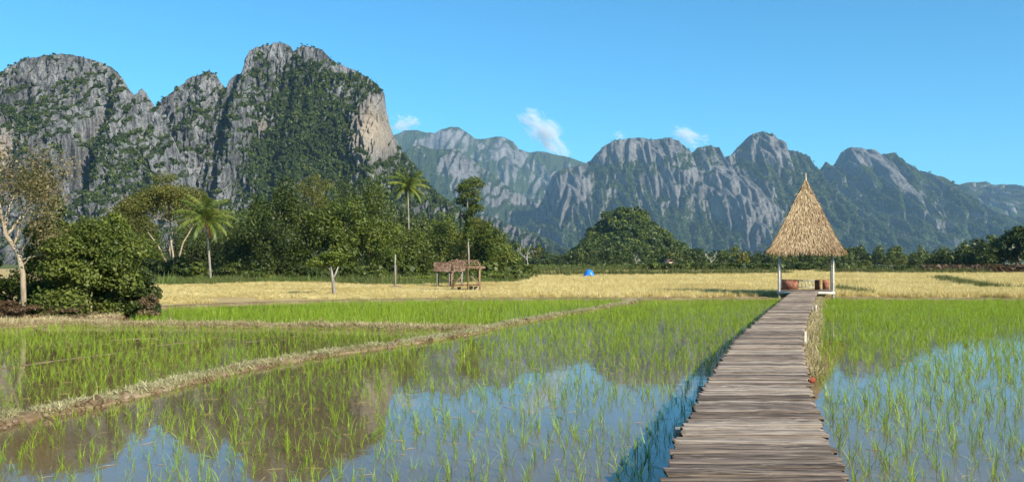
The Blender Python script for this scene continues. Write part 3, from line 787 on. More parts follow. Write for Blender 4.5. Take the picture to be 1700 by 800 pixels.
bushes = [(232, 428, 30, 474, 101, 'leaf_dark'), (285, 420, 34, 474, 103, 'leaf_dark'), (318, 438, 22, 474, 102, 'leaf_mid'), (380, 436, 26, 474, 104, 'leaf_dark'), (425, 444, 24, 474, 100, 'leaf_mid'), (520, 440, 30, 474, 101, 'leaf_dark'),
          (590, 432, 30, 474, 101, 'leaf_mid'), (630, 446, 26, 474, 98, 'leaf_mid'), (690, 455, 26, 475, 93, 'leaf_light'), (722, 458, 20, 475, 92, 'leaf_light'), (805, 447, 26, 474, 96, 'leaf_mid'), (838, 448, 30, 474, 98, 'leaf_mid'), (660, 458, 22, 475, 95, 'leaf_mid')]
bl = ['dark round bush left of the coconut palm at the forest foot', 'dark bush under the spreading olive tree', 'mid green bush beside the coconut palm foot', 'dark bush right of the coconut palm foot', 'mid green bush at the foot of the tallest dense tree', 'dark bush right of the tallest dense tree foot',
      'mid green bush behind the small pruned tree', 'mid green bush left of the bare pole', 'bright green low shrub between bare pole and field hut', 'bright green low shrub just left of the field hut', 'mid green bush just right of the field hut', 'last rounded bush at the right end of the forest foot', 'mid green bush right behind the bare pole']
for (px, tp, hw, bt, d, mt), lb in zip(bushes, bl):
    forest_tree('bush', lb, px, tp, hw, bt, d, mt, rng, nleaf=2400, size=0.26, nblob=10, trunk_r=0.06, nlimb=4, cat='bush', group='bushes along the forest foot')

# small pruned tree in the stubble
X, Yd = gpt(555, 490, FZ)
root = empty('pruned_tree', (X, Yd, FZ)); tag(root, 'small pruned tree with pale forked trunk standing in the straw field', 'tree')
mb = MB()
sc_ = Yd / F
mb.tube(np.array([[0, 0, -.1], [-.06, 0, .6], [-.1, .02, 1.0], [-.16, 0, 1.35], [-.2, 0, 1.8]]), [.13, .11, .10, .08, .05], 9)
mb.tube(np.array([[-.1, .02, 1.0], [.05, .05, 1.3], [.22, .1, 1.75]]), [.08, .06, .04], 7)
mb.tube(np.array([[-.16, 0, 1.4], [-.5, .1, 1.9]]), [.05, .02], 6)
mb.build('trunk', M['bark_grey'], root, True)
cl = blobs_in(rng, (-0.2, 0, 2.15), (1.15, .95, .62), 12, (.3, .5), -.5)
V, q, t = clump_leaves(rng, cl, 2600, 0.16, 0.5)
link('crown', make_mesh('crown', V, q, M['leaf_light'], False, {'tint': t}), root)

# tall slender tree
X, zt = at(777, 296, 118)
root = empty('slender_tree', (X, 118, FZ)); tag(root, 'tall slender tree with bare pale trunk and layered top crown', 'tree')
mb = MB()
mb.tube(np.array([[0.1, 0, -.2], [.08, 0, 3], [-.05, 0, 6], [-.1, 0, 9], [0, 0, 12.4]]), [.15, .13, .11, .09, .04], 8)
cl = []
for k in range(26):
    z = 5.2 + 7.8 * (k / 25); a = rng.uniform(0, 6.28); r = (0.35 + 1.15 * min(1, (z - 6.5) / 3.2)) * rng.uniform(.4, 1)
    if z < 8.6: r *= 0.5
    c = (r * math.cos(a), r * math.sin(a), z)
    cl.append([*c, 1.0 if z > 9 else .6, 1.0 if z > 9 else .6, .5])
    mb.tube([(0, 0, z - .5), c], [.05, .02], 5)
mb.build('trunk', M['bark_grey'], root, True)
V, q, t = clump_leaves(rng, np.array(cl), 5200, 0.27, 0.55)
link('crown', make_mesh('crown', V, q, M['leaf_mid'], False, {'tint': t}), root)

# palms
def frond_mesh(rng, L, droop, mat, name='frond', nl=30, leaf=0.72):
    u = np.linspace(0, 1, 13)
    el = math.radians(rng.uniform(-2, 4))
    x, z = [0.0], [0.0]
    a0 = droop[0]; a1 = droop[1]
    for k in range(12):
        a = a0 + (a1 - a0) * (k / 11) ** 1.2
        x.append(x[-1] + L / 12 * math.cos(a)); z.append(z[-1] + L / 12 * math.sin(a))
    P = np.stack([x, np.zeros(13), z], 1)
    mb = MB(); mb.tube(P, np.linspace(0.045, 0.008, 13), 5)
    Vs, Qs, Ts = [mb.v[0]], [], [np.full(len(mb.v[0]), 0.75)]
    n0 = len(mb.v[0]); V2 = []; Q2 = []; T2 = []
    for k in range(nl):
        f = 0.10 + 0.9 * k / (nl - 1)
        p = np.array([np.interp(f, u, P[:, 0]), 0, np.interp(f, u, P[:, 2])])
        t = np.array([np.interp(min(1, f + .04), u, P[:, 0]), 0, np.interp(min(1, f + .04), u, P[:, 2])]) - np.array([np.interp(f - .04, u, P[:, 0]), 0, np.interp(f - .04, u, P[:, 2])])
        t /= np.linalg.norm(t)
        l = leaf * (math.sin(math.pi * (0.12 + 0.8 * f)) ** 0.7) * rng.uniform(.85, 1.15)
        for s in (-1, 1):
            d = t * 0.55 + np.array([0, s, 0]) * 0.7 + np.array([0, 0, -0.45 + rng.normal(0, .12)])
            d /= np.linalg.norm(d)
            m = p + d * l * 0.55; e = p + d * l + np.array([0, 0, -0.25 * l])
            w = t * 0.045
            i = n0 + len(V2)
            V2 += [p - w, p + w, m + w * 0.9, m - w * 0.9, e]
            Q2.append([i, i + 1, i + 2, i + 3]); Q2.append([i + 3, i + 2, i + 4, i + 4])
            tt = rng.uniform(.2, .8); T2 += [tt] * 5
    V = np.concatenate([mb.v[0], np.array(V2)])
    qq = [np.concatenate(mb.q)]
    Q2 = np.array(Q2)
    quads = Q2[0::2]; tris = Q2[1::2, :3]
    return make_mesh(name, V, [np.concatenate([qq[0], quads]), np.concatenate(mb.t + [tris])], mat, False, {'tint': np.concatenate([np.full(len(mb.v[0]), .8), np.array(T2)])})

def palm(name, label, base, trunk, R, rng, nf, dead=0, nuts=True):
    root = empty(name, base); tag(root, label, 'palm tree')
    mb = MB()
    trunk = np.array(trunk, float)
    k = np.linspace(0, 1, 26); s = np.linspace(0, 1, len(trunk))
    P = np.stack([np.interp(k, s, trunk[:, c]) for c in range(3)], 1)
    for _ in range(6): P[1:-1] = .25 * P[:-2] + .5 * P[1:-1] + .25 * P[2:]
    rad = np.linspace(0.13, 0.085, 26) * (1 + 0.05 * (np.arange(26) % 2)); rad[0] = .19
    mb.tube(P, rad, 9); mb.build('trunk', M['bark_grey'], root, True)
    top = P[-1]
    meshes = {}
    for i in range(nf):
        f = i / (nf - 1)
        a0 = 1.38 - 2.0 * f; a1 = a0 - rng.uniform(1.0, 1.5)
        key = int(f * 7)
        if key not in meshes: meshes[key] = [frond_mesh(rng, R * rng.uniform(.9, 1.1), (1.38 - 2.0 * key / 7, max(-1.6, 0.25 - 1.9 * key / 7)), M['palm_leaf']) for _ in range(2)]
        link('frond', meshes[key][i % 2], root, top, (rng.normal(0, .06), rng.normal(0, .08), i * 2.399 + rng.normal(0, .2)))
    for i in range(dead):
        me = frond_mesh(rng, R * .62, (-.9, -1.65), M['palm_dead'], 'dead_frond', 20, .45)
        o = link('dead_frond', me, root, top, (0, 0, -0.5 + 0.5 * i)); o['label'] = 'hanging withered orange frond'
    if nuts:
        for i in range(7):
            a = i * 0.9; mb = MB()
            c = top + np.array([.28 * math.cos(a), .28 * math.sin(a), -.28 - .1 * (i % 2)])
            th = np.linspace(0.05, np.pi - 0.05, 6)
            mb.tube(np.stack([np.full(6, c[0]), np.full(6, c[1]), c[2] - .15 * np.cos(th)], 1), .12 * np.sin(th) + .003, 8)
            mb.build('coconut', M['palm_leaf_fruit'], root, True)
    return root
n = NT('palm_leaf_fruit'); n.set((0.16, 0.13, 0.03), 0.5, 0.4); M['palm_leaf_fruit'] = n.m
rng = np.random.default_rng(33)
X, Yd = gpt(350, 466, FZ); sc_ = Yd / F
zc = EYE + (HY - 366) * sc_
palm('coconut_palm', 'coconut palm with slim leaning trunk and orange withered frond', (X, Yd, FZ), [(0, 0, -.1), (-.15, 0, zc * .35), (-.35, 0, zc * .7), (-.62, 0, zc)], 3.45, rng, 34, 2)
X, zc = at(676, 312, 125)
palm('coconut_palm', 'tall coconut palm rising above the forest in front of the pale cliff', (X + .15, 125, FZ), [(0, 0, -.1), (.1, 0, zc * .4), (.0, 0, zc * .8), (-.1, 0, zc)], 3.3, rng, 28, 0)

# near left: pale tree with browning leaves, big bushes
rng = np.random.default_rng(44)
def px3(px, py, d): 
    x, z = at(px, py, d); return np.array([x, d, z])
d = 33.6
root = empty('pale_tree', px3(40, 520, d) * np.array([1, 1, 0]) + np.array([0, 0, FZ])); tag(root, 'pale leaning tree with sparse browning leaves at the left edge', 'tree')
b0 = np.array(root.location)
segs, tips = [], []
tr = [px3(40, 522, d), px3(39, 490, d), px3(38, 455, d), px3(32, 425, d), px3(18, 402, d), px3(8, 388, d)]
segs.append((np.array(tr), np.array([.11, .10, .095, .09, .08, .07])))
for s, e, r, dp in [((8, 388), (-14, 335), .075, 3), ((10, 392), (36, 330), .06, 3), ((32, 425), (58, 385), .05, 2), ((22, 408), (40, 355), .05, 3), ((38, 455), (5, 418), .04, 2), ((34, 432), (62, 412), .03, 1), ((8, 388), (2, 330), .05, 3)]:
    a = px3(*s, d); b = px3(*e, d) + np.array([0, rng.normal(0, .6), 0])
    branch_system(rng, a, b - a, np.linalg.norm(b - a), r, dp, segs, .5, .62, (2, 3), .1, tips)
mb = MB()
for p, r in segs: mb.tube(p - b0, r, 6 if r[0] < .06 else 9)
mb.build('trunk', M['bark_pale'], root, True)
tips = np.array(tips) - b0
pos = tips[rng.integers(0, len(tips), 8000)] + rng.normal(0, .30, (8000, 3))
V, q = leaf_quads(rng, pos, rng.normal(size=(8000, 3)) + np.array([0, 0, .2]), .12, .5)
link('crown', make_mesh('crown', V, q, M['leaf_mixdry'], False, {'tint': np.repeat(np.clip(rng.normal(.42, .27, 8000), 0, 1), 4)}), root)

nb = [('big_bush', 'large glossy green bush overhanging the paddy at the left', 150, 362, 90, 512, 35.0, 'leaf_near', 17000, .15, 52),
      ('big_bush', 'tall green bush tangled around the pale leaning tree', 92, 334, 70, 512, 38.0, 'leaf_near', 11000, .15, 30),
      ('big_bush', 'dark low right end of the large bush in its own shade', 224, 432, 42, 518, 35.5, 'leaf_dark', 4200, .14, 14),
      ('big_bush', 'bright leafy climber mound at the top of the large bush', 182, 352, 44, 440, 37.5, 'leaf_light', 3200, .15, 14),
      ('big_bush', 'green bush cut off by the left picture edge', -20, 430, 50, 520, 37.0, 'leaf_near', 5000, .15, 16),
      ('big_bush', 'green bush beyond the left picture edge', -120, 380, 80, 522, 37.0, 'leaf_mid', 5000, .2, 16),
      ('dry_bush', 'brown withered shrub at the right foot of the large bush', 248, 484, 20, 522, 34.3, 'leaf_dry', 1500, .1, 8),
      ('dry_bush', 'reddish brown withered shrub at the foot of the pale leaning tree', 10, 496, 60, 540, 33.0, 'leaf_redgrass', 3600, .09, 22),
      ('dry_bush', 'withered brown undergrowth between pale tree and large bush', 104, 500, 50, 534, 33.2, 'leaf_dry', 1900, .09, 16)]
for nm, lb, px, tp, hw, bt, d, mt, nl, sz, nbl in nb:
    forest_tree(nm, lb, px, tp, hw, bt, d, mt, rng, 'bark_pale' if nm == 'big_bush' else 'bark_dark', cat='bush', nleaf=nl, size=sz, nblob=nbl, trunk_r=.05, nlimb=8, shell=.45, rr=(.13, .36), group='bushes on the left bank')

# far tree line: a few shapes, copied as individuals
rng = np.random.default_rng(55)
far_shapes = []
for k in range(9):
    r = np.array([1.0, .9, rng.uniform(.75, 1.25)])
    cl = blobs_in(rng, (0, 0, r[2] + .15), r, 12, (.3, .48), -.8)
    V, q, t = clump_leaves(rng, cl, 700, .24, .65)
    V[:, 2] = np.maximum(V[:, 2], 0)
    cm = make_mesh('far_crown_%d' % k, V, q, M['far_leaf'] if k % 3 else M['leaf_olive' if k == 3 else 'hill_leaf'], False, {'tint': t})
    mb = MB(); mb.tube([(0, 0, -.1), (.03, 0, .5), (0, 0, r[2])], [.06, .05, .02], 6)
    for b in cl[:4]: mb.tube([(0, 0, .5), b[:3]], [.03, .008], 5)
    far_shapes.append((cm, mb.mesh('far_trunk_%d' % k, M['bark_pale'], True), V[:, 2].max()))
def far_tree(px, top, hw, d, label, group, k=None, zb=FZ):
    X, zt = at(px, top, d)
    k = rng.integers(0, 9) if k is None else k
    cm, tm, hgt = far_shapes[k]
    o = empty('far_tree', (X, d, zb), rng.uniform(0, 6.28)); tag(o, label, 'tree', group)
    s = hw * d / F
    for nm, me in (('crown', cm), ('trunk', tm)):
        link(nm, me, o, scale=(s, s, (zt - zb) / hgt))
spans = [(845, 985, 300, 'tree in the far tree line left of the small wooded hill', 'far trees left of the small hill', 400, 424),
         (985, 1120, 290, 'tree in the far tree line below the small wooded hill', 'far trees below the small hill', 404, 426),
         (1120, 1290, 300, 'tree in the far tree line between small hill and thatched pavilion', 'far trees left of the pavilion', 402, 424),
         (1290, 1420, 290, 'tree in the far tree line seen behind the thatched pavilion', 'far trees behind the pavilion', 404, 424),
         (1420, 1580, 280, 'tree in the far tree line right of the thatched pavilion', 'far trees right of the pavilion', 403, 424)]
for x0, x1, d, lb, gr, t0, t1 in spans:
    for row in range(3):
        x = x0 + rng.uniform(0, 8)
        while x < x1:
            hw = rng.uniform(8, 17)
            tp = rng.uniform(t0 + 1, t1 + 5) if row else rng.uniform(t0 + 12, t1 + 10)
            far_tree(x, tp, hw * (1.25 if row == 2 else 1), d + row * 40 + rng.uniform(-12, 12), lb, gr)
            x += hw * rng.uniform(1.0, 1.7)
for px, tp, hw in [(1598, 398, 22), (1625, 394, 24), (1652, 388, 24), (1678, 376, 26), (1704, 372, 30), (1740, 380, 30), (1580, 408, 18), (1640, 404, 22), (1668, 400, 24), (1695, 398, 22), (1610, 410, 20), (1790, 384, 32), (1560, 415, 16)]:
    far_tree(px, tp, hw, 175 + rng.uniform(-10, 15), 'larger dark tree in the clump at the right picture edge', 'larger trees at the right edge', int(rng.choice([1, 2, 4, 5, 7, 8])))

# bare snags in the far line
for k, (px, top, bt, d, lb) in enumerate([(879, 404, 446, 215, 'bare whitish dead tree right of the near forest'), (1178, 412, 440, 250, 'bare whitish dead tree left of the pavilion'), (1056, 420, 442, 245, 'pale leafless tree below the small wooded hill')]):
    X, zt = at(px, top, d); o = empty('dead_tree', (X, d, FZ)); tag(o, lb, 'tree')
    segs = []; H = zt - FZ
    branch_system(rng, (0, 0, -.1), (0, 0, 1), H * .42, .10, 3, segs, .55, .66, (2, 3), .06)
    mb = MB()
    for p, r in segs: mb.tube(p, np.maximum(r, .025), 5)
    mb.build('trunk', M['bark_white'], o, True)

# ------------------------------------------------------------------ field crop, grasses
def grid_pts(rng, poly, sp, jit=0.45):
    poly = np.array(poly, float)
    x0, y0 = poly.min(0); x1, y1 = poly.max(0)
    gx, gy = np.meshgrid(np.arange(x0, x1, sp), np.arange(y0, y1, sp))
    P = np.stack([gx.ravel(), gy.ravel()], 1); P = P + rng.uniform(-jit, jit, P.shape) * sp
    return P[inside(P, poly)]
def inside(P, poly):
    r = np.zeros(len(P), bool); n = len(poly)
    for i in range(n):
        a, b = poly[i], poly[(i + 1) % n]
        if a[1] == b[1]: continue
        c = ((a[1] > P[:, 1]) != (b[1] > P[:, 1])) & (P[:, 0] < (b[0] - a[0]) * (P[:, 1] - a[1]) / (b[1] - a[1]) + a[0])
        r ^= c
    return r

rng = np.random.default_rng(66)
def tufts(name, mat, nvar, nb, h, w, lean, spread, seg, curl):
    out = []
    for k in range(nvar):
        V, q, t = blades(rng, nb, h, w, lean, spread, seg, curl)
        out.append(make_mesh('%s_%d' % (name, k), V, q, mat, False, {'tint': t}))
    return out
straw_m = tufts('straw_tuft', M['straw'], 6, 26, 0.50, 0.022, 0.28, 0.16, 3, 0.9)
col_straw = source_collection('straw_shape', straw_m)
# golden crop, by distance bands with wider, sparser tufts further off
pts, sc = [], []
for d0, d1, sp, s in [(44, 75, .30, 1.0), (75, 110, .5, 1.35), (110, 170, .85, 1.7), (170, 260, 1.5, 2.2)]:
    hw = 0.68 * d1
    P = rng.uniform([-hw, d0], [hw, d1], (int((2 * hw) * (d1 - d0) / sp ** 2), 2))
    a = P[:, 0] / P[:, 1]
    ed = edge_d(P[:, 0], P[:, 1])
    ok = (np.abs(a) < 0.66) & (P[:, 1] > ed + 0.9 + 0.5 * np.sin(P[:, 0]))
    ppx = 850 + a * F
    ok &= ppx > 255                                       # left bank is scrub
    ok &= ~((np.abs(P[:, 0] + 3.7) < 2.6) & (np.abs(P[:, 1] - 69.5) < 4.0) & (rng.uniform(size=len(P)) < .8))
    ok &= ~((ppx < 880) & (P[:, 1] > 84 + 6 * np.sin(ppx / 60)))   # forest foot
    # the cut strip of ditch grass on the right
    ok &= fbm(P3(P[:, 0] / 9, P[:, 1] / 14), 77, 3) > -0.42
    P = P[ok]
    pts.append(np.concatenate([P, np.full((len(P), 1), FZ)], 1)); sc.append(np.full(len(P), s))
pts = np.concatenate(pts); sc = np.concatenate(sc)
hgt = np.where(pts[:, 0] / pts[:, 1] < 0.01, 0.34, 0.78)   # the left part is cut to stubble
zs = hgt * rng.uniform(.75, 1.15, len(pts)) / (sc ** .75)
scatter('golden_rice', pts, col_straw, 6, rng, sc * rng.uniform(.8, 1.2, len(pts)), .14, 'ripe golden rice covering the dry fields behind the green paddies', 'rice', zscale=zs)

grass_m = tufts('grass_tuft', M['grass'], 5, 22, .40, .022, .45, .18, 3, .9)
col_grass = source_collection('grass_shape', grass_m)
ditch_m = tufts('ditch_tuft', M['ditch_grass'], 5, 22, .55, .03, .4, .22, 3, .9)
col_ditch = source_collection('ditch_grass_shape', ditch_m)
# grass along the forest foot
P = rng.uniform([-62, 76], [3, 108], (9000, 2)); ppx = 850 + P[:, 0] / P[:, 1] * F
ng_ = fbm(P3(P[:, 0] / 4, P[:, 1] / 4), 83, 4)
P = P[(ppx > 180) & (ppx < 880) & (P[:, 1] > 86 + 6 * np.sin(ppx / 60) + 9 * ng_ + rng.normal(0, 1.5, len(P)))]
dry_ = fbm(P3(P[:, 0] / 5, P[:, 1] / 3), 87, 3) + rng.normal(0, .15, len(P)) > .02
scatter('dry_grass', np.c_[P[dry_], np.full(dry_.sum(), FZ)], col_ditch, 5, rng, .85 * np.exp(rng.normal(0, .4, dry_.sum())), .2, 'olive and yellowing grass patches along the forest foot', 'grass')
P = P[~dry_]
scatter('grass', np.c_[P, np.full(len(P), FZ)], col_grass, 5, rng, .85 * np.exp(rng.normal(0, .45, len(P))), .15, 'green grass strip along the forest foot', 'grass')
# weedy banks across the golden fields (pixel lines on the ground) and ditch
pts, sc = [], []
for line, wd, dens, s in [([(880, 459), (1000, 458), (1140, 457), (1300, 455.5)], 3.0, 3.0, 2.3), ([(870, 452), (1050, 450), (1290, 449), (1420, 450)], 5.0, 1.6, 2.6), ([(1360, 453), (1500, 455), (1700, 454)], 3, 2.6, 2.2),
                          ([(1390, 483), (1410, 487), (1440, 491)], 1.2, 9, 1.0), ([(1562, 464), (1580, 470), (1610, 476), (1650, 481), (1690, 482)], 1.8, 7, 1.15), ([(1340, 487), (1385, 489)], .6, 9, .8)]:
    L = np.array([gpt(x, y, FZ) for x, y in line]); s_ = np.concatenate([[0], np.cumsum(np.linalg.norm(np.diff(L, axis=0), axis=1))])
    k = int(s_[-1] * wd * dens); u = rng.uniform(0, s_[-1], k)
    P = np.stack([np.interp(u, s_, L[:, 0]) + rng.normal(0, wd * .2, k), np.interp(u, s_, L[:, 1]) + rng.normal(0, wd * .4, k)], 1)
    pts.append(P); sc.append(s * rng.uniform(.6, 1.3, k))
pts = np.concatenate(pts); sc = np.concatenate(sc)
scatter('weeds', np.c_[pts, np.full(len(pts), FZ)], col_ditch, 5, rng, sc, .15, 'dark green weeds along ditches and banks between the golden fields', 'weeds')

# hedges in front of the far tree line
hedge_m = tuft_meshes(rng, 'hedge_tuft', M['far_leaf'], 5, 60, .55)
col_hedge = source_collection('hedge_shape', hedge_m)
red_m = tuft_meshes(rng, 'red_tuft', M['leaf_redgrass'], 4, 60, .5)
col_red = source_collection('red_grass_shape', red_m)
hedge_d = tuft_meshes(rng, 'scrub_tuft', M['hill_leaf'], 4, 60, .5)
col_scrub = source_collection('scrub_shape', hedge_d)
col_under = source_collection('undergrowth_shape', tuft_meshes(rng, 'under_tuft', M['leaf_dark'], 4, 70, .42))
def hedge(name, x0, x1, d, dep, n, r, col, nv, label, cat):
    px = rng.uniform(x0, x1, n); dd = d + rng.uniform(-dep, dep, n)
    P = np.c_[(px - 850) * dd / F, dd, np.full(n, FZ)]
    scatter(name, P, col, nv, rng, r * rng.uniform(.6, 1.3, n), .1, label, cat)
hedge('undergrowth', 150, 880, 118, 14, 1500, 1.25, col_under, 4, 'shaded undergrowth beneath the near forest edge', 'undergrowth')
hedge('scrub', 840, 1060, 235, 16, 700, 1.1, col_scrub, 4, 'low green scrub in front of the far trees left of the hut', 'scrub')
hedge('scrub', 1052, 1420, 205, 6, 900, 1.35, col_hedge, 5, 'long low green hedge crossing behind the golden field', 'scrub')
hedge('scrub', 1120, 1300, 245, 10, 500, 1.3, col_scrub, 4, 'second green hedge row under the far trees', 'scrub')
hedge('dry_scrub', 1400, 1570, 190, 10, 600, 1.0, col_hedge, 5, 'mixed green scrub right of the pavilion', 'scrub')
hedge('dry_scrub', 1540, 1760, 165, 9, 1100, 1.05, col_red, 4, 'band of reddish brown dry scrub at the right edge', 'scrub')

# ------------------------------------------------------------------ rice paddies
rng = np.random.default_rng(77)
rice_m = []
for k in range(10):
    V, q, t = blades(rng, int(rng.integers(5, 11)), .46, .0095, .28, .045, 4, 1.0)
    rice_m.append(make_mesh('rice_plant_%d' % k, V, q, M['rice'], False, {'tint': t}))
col_rice = source_collection('rice_shape', rice_m)
B1g = np.array([gpt(x, y) for x, y in B1]); B2g = np.array([gpt(x, y) for x, y in B2])
wl_y = np.array([3.0, 6.73, 8.62, 11.99, 19.66, 37.8, 51.2])          # boardwalk centre line: depth -> X
wl_x = np.array([0.86, 1.845, 2.33, 3.31, 5.71, 12.12, 16.95])
def walk_x(y): return np.interp(y, wl_y, wl_x)
yy = np.linspace(5, 50.5, 30)
far_edge = [gpt(x, y - .3) for x, y in edge_px]
P1poly = [(-11, 9.2)] + [(x + .38, y - .22) for x, y in B1g] + [(17.0, 51.2)] + [(walk_x(y) - .74, y) for y in yy[::-1]] + [(-6, 5)]
P4poly = [(walk_x(y) + .95, y) for y in yy] + [gpt(1395, 498), gpt(1700, 499.5), gpt(2000, 502.5), (26, 20), (12, 5)]
P2poly = [(x - .38, y + .25) for x, y in B1g[1:11]] + [(x, y - .5) for x, y in B2g[::-1]] + [(-26, 27), (-16, 12)]
P3poly = [(x, y + .6) for x, y in B2g[3:]] + [(x - .4, y + .3) for x, y in B1g[10:]] + [gpt(870, 499.5), gpt(700, 500.5), gpt(550, 503), gpt(400, 508), (gpt(280, 514)), gpt(230, 525)]
def paddy(poly, sp, h):
    P = grid_pts(rng, poly, sp, .38)
    nz_ = fbm(P3(P[:, 0] * .5, P[:, 1] * .5), int(sp * 1000), 3)
    keep = rng.uniform(size=len(P)) < np.clip(.82 + nz_ * .8, .2, 1)
    P = P[keep]
    s = h * np.exp(rng.normal(0, .2, len(P))) * (1 + .3 * nz_[keep])
    return P, s
near_objs = []
for poly, sp, h, lb, near in [(P1poly, .215, .44, 'young green rice shoots in the flooded middle paddy', 150), (P4poly, .21, .50, 'young green rice shoots in the flooded paddy right of the boardwalk', 150),
                             (P2poly, .19, .38, 'young green rice shoots in the shallow left paddy', 0), (P3poly, .20, .58, 'dense green rice shoots in the paddy behind the cross bank', 0)]:
    P, s = paddy(poly, sp, h)
    # growth is thicker towards the far end
    if near:
        far = sstep(14, 34, P[:, 1])
        ex = rng.uniform(size=len(P)) < .8 * far
        P = np.concatenate([P, P[ex] + rng.normal(0, .1, (ex.sum(), 2))]); s = np.concatenate([s, s[ex]])
        vis = np.abs(P[:, 0] / P[:, 1]) < .585
        o_ = np.argsort(np.where(vis & (P[:, 1] > 8.3), P[:, 1], 1e6))[:near]
        for i in o_: near_objs.append((P[i], s[i], near and lb))
        m_ = np.ones(len(P), bool); m_[o_] = False; P, s = P[m_], s[m_]
    scatter('rice_shoots', np.c_[P, np.zeros(len(P))], col_rice, 10, rng, s, .13, lb, 'rice')
for p, s, lb in near_objs:
    me = rice_m[int(rng.integers(0, 10))]
    o = link('rice_plant', me, None, (p[0], p[1], 0), (rng.normal(0, .12), rng.normal(0, .12), rng.uniform(0, 6.28)), (s, s, s))
    if 'right' in lb: tag(o, 'single green rice plant in the nearest rows right of the boardwalk', 'rice plant', 'nearest rice plants right of the boardwalk')
    else: tag(o, 'single green rice plant in the nearest rows left of the boardwalk', 'rice plant', 'nearest rice plants left of the boardwalk')

# cut grass and clods on the banks
pale_m = tufts('pale_tuft', M['pale_grass'], 5, 14, .10, .012, .9, .07, 2, .8)
col_pale = source_collection('pale_grass_shape', pale_m)
dstraw_m = tufts('dry_tuft', M['dry_straw'], 5, 14, .11, .010, 1.0, .07, 2, .8)
col_dstraw = source_collection('dry_straw_shape', dstraw_m)
clod_m = []
for k in range(5):
    th = np.linspace(.1, np.pi - .1, 5); mb = MB()
    mb.tube(np.stack([rng.normal(0, .15, 5), rng.normal(0, .15, 5), -np.cos(th)], 1), np.sin(th) * rng.uniform(.7, 1.2, 5), 6)
    clod_m.append(mb.mesh('clod_%d' % k, M['clod']))
col_clod = source_collection('clod_shape', clod_m)
def on_bund(b, n, f0, f1):
    _, c, N, ww, hh = b
    i = rng.integers(0, len(c), n); f = rng.uniform(f0, f1, n)
    x = c[i] + N[i] * (f * ww[i] / 2)[:, None]
    z = hh[i] * np.cos(f * np.pi / 2) ** .55 - .03
    return np.c_[x, z]
P = on_bund(bund1, 22000, -.7, .95); P = P[fbm(P3(P[:, 0] * 1.6, P[:, 1] * 1.6), 93, 3) + rng.normal(0, .18, len(P)) > .0]
scatter('bank_grass', P, col_pale, 5, rng, .6 * np.exp(rng.normal(0, .35, len(P))), .5, 'pale cut grass lying on top of the long curving earth bank', 'grass')
P = on_bund(bund1, 3400, -1.0, -.2); P = P[fbm(P3(P[:, 0] * 1.3, P[:, 1] * 1.3), 91, 3) > -.12]
scatter('clods', P, col_clod, 5, rng, .009 * np.exp(rng.normal(.6, .55, len(P))), 1.0, 'dark earth clods along the near side of the long bank', 'soil')
P = on_bund(bund2, 8000, -.8, .95); P = P[fbm(P3(P[:, 0] * 1.2, P[:, 1] * 1.2), 95, 3) + rng.normal(0, .2, len(P)) > -.05]
scatter('bank_grass', P, col_dstraw, 5, rng, np.exp(rng.normal(0, .35, len(P))), .4, 'dry straw on the short cross bank', 'grass')
# straw and weeds along the right side of the boardwalk
yv = rng.uniform(16.5, 50, 2600)
P = np.c_[walk_x(yv) + .72 + np.abs(rng.normal(0, .13, 2600)), yv, rng.uniform(0, .15, 2600)]
scatter('dry_weeds', P, col_dstraw, 5, rng, rng.uniform(.9, 2.2, 2600), .3, 'dry straw coloured weeds along the right side of the boardwalk', 'weeds')
# litter on the left bank and floating straw
P = np.c_[rng.uniform(-24, -11.0, 2600), rng.uniform(29.5, 35.5, 2600)]
ed = edge_d(P[:, 0], P[:, 1]); P = P[P[:, 1] > ed + .1]
scatter('dry_litter', np.c_[P, np.full(len(P), FZ)], col_dstraw, 5, rng, rng.uniform(.8, 2.2, len(P)), .4, 'dry brown leaf litter on the left bank', 'litter')
fl = []
for k in range(6):
    a = rng.uniform(0, 3.14); l = rng.uniform(.03, .10)
    mb = MB(); mb.tube([(-l, 0, 0), (0, rng.normal(0, .01), .004), (l, 0, 0)], [.0012, .0022, .001], 4)
    fl.append(mb.mesh('floating_stalk_%d' % k, M['stalk'] if 'stalk' in M else M['field']))
col_fl = source_collection('floating_stalk_shape', fl)
P = np.concatenate([grid_pts(rng, P1poly, .55, .5), grid_pts(rng, P4poly, .55, .5), grid_pts(rng, P2poly, .45, .5)])
scatter('floating_straw', np.c_[P, np.full(len(P), .004)], col_fl, 6, rng, rng.uniform(.5, 1.4, len(P)), .02, 'bits of straw floating on the paddy water', 'straw')

# ------------------------------------------------------------------ boardwalk
rng = np.random.default_rng(88)
DZ = 0.49
walk = empty('boardwalk', (walk_x(20.0), 20.0, 0)); tag(walk, 'weathered grey plank boardwalk leading to the thatched pavilion', 'boardwalk')
W0 = np.array([walk_x(20.0), 20.0, 0])
plank_m = []
for k in range(12):
    L = np.linspace(-.5, .5, 8)
    e1 = -.5 + .05 * rng.normal(size=8) * .5; e2 = .5 + .05 * rng.normal(size=8) * .5
    bow = .07 * rng.normal(size=8)
    V = []
    for i in range(8):
        V += [[L[i], e1[i], -1 + bow[i] * .5], [L[i], e2[i], -1 + bow[i] * .5], [L[i], e2[i], bow[i]], [L[i], e1[i], bow[i]]]
    V = np.array(V); V[:4, 0] += rng.uniform(-.012, .012, 4); V[-4:, 0] += rng.uniform(-.012, .012, 4)
    q = []
    for i in range(7):
        a = 4 * i
        for j in range(4): q.append([a + j, a + (j + 1) % 4, a + 4 + (j + 1) % 4, a + 4 + j])
    q.append([3, 2, 1, 0]); q.append([28, 29, 30, 31])
    plank_m.append(make_mesh('plank_%d' % k, V, np.array(q)[:, ::-1], M['plank']))
y = 4.6
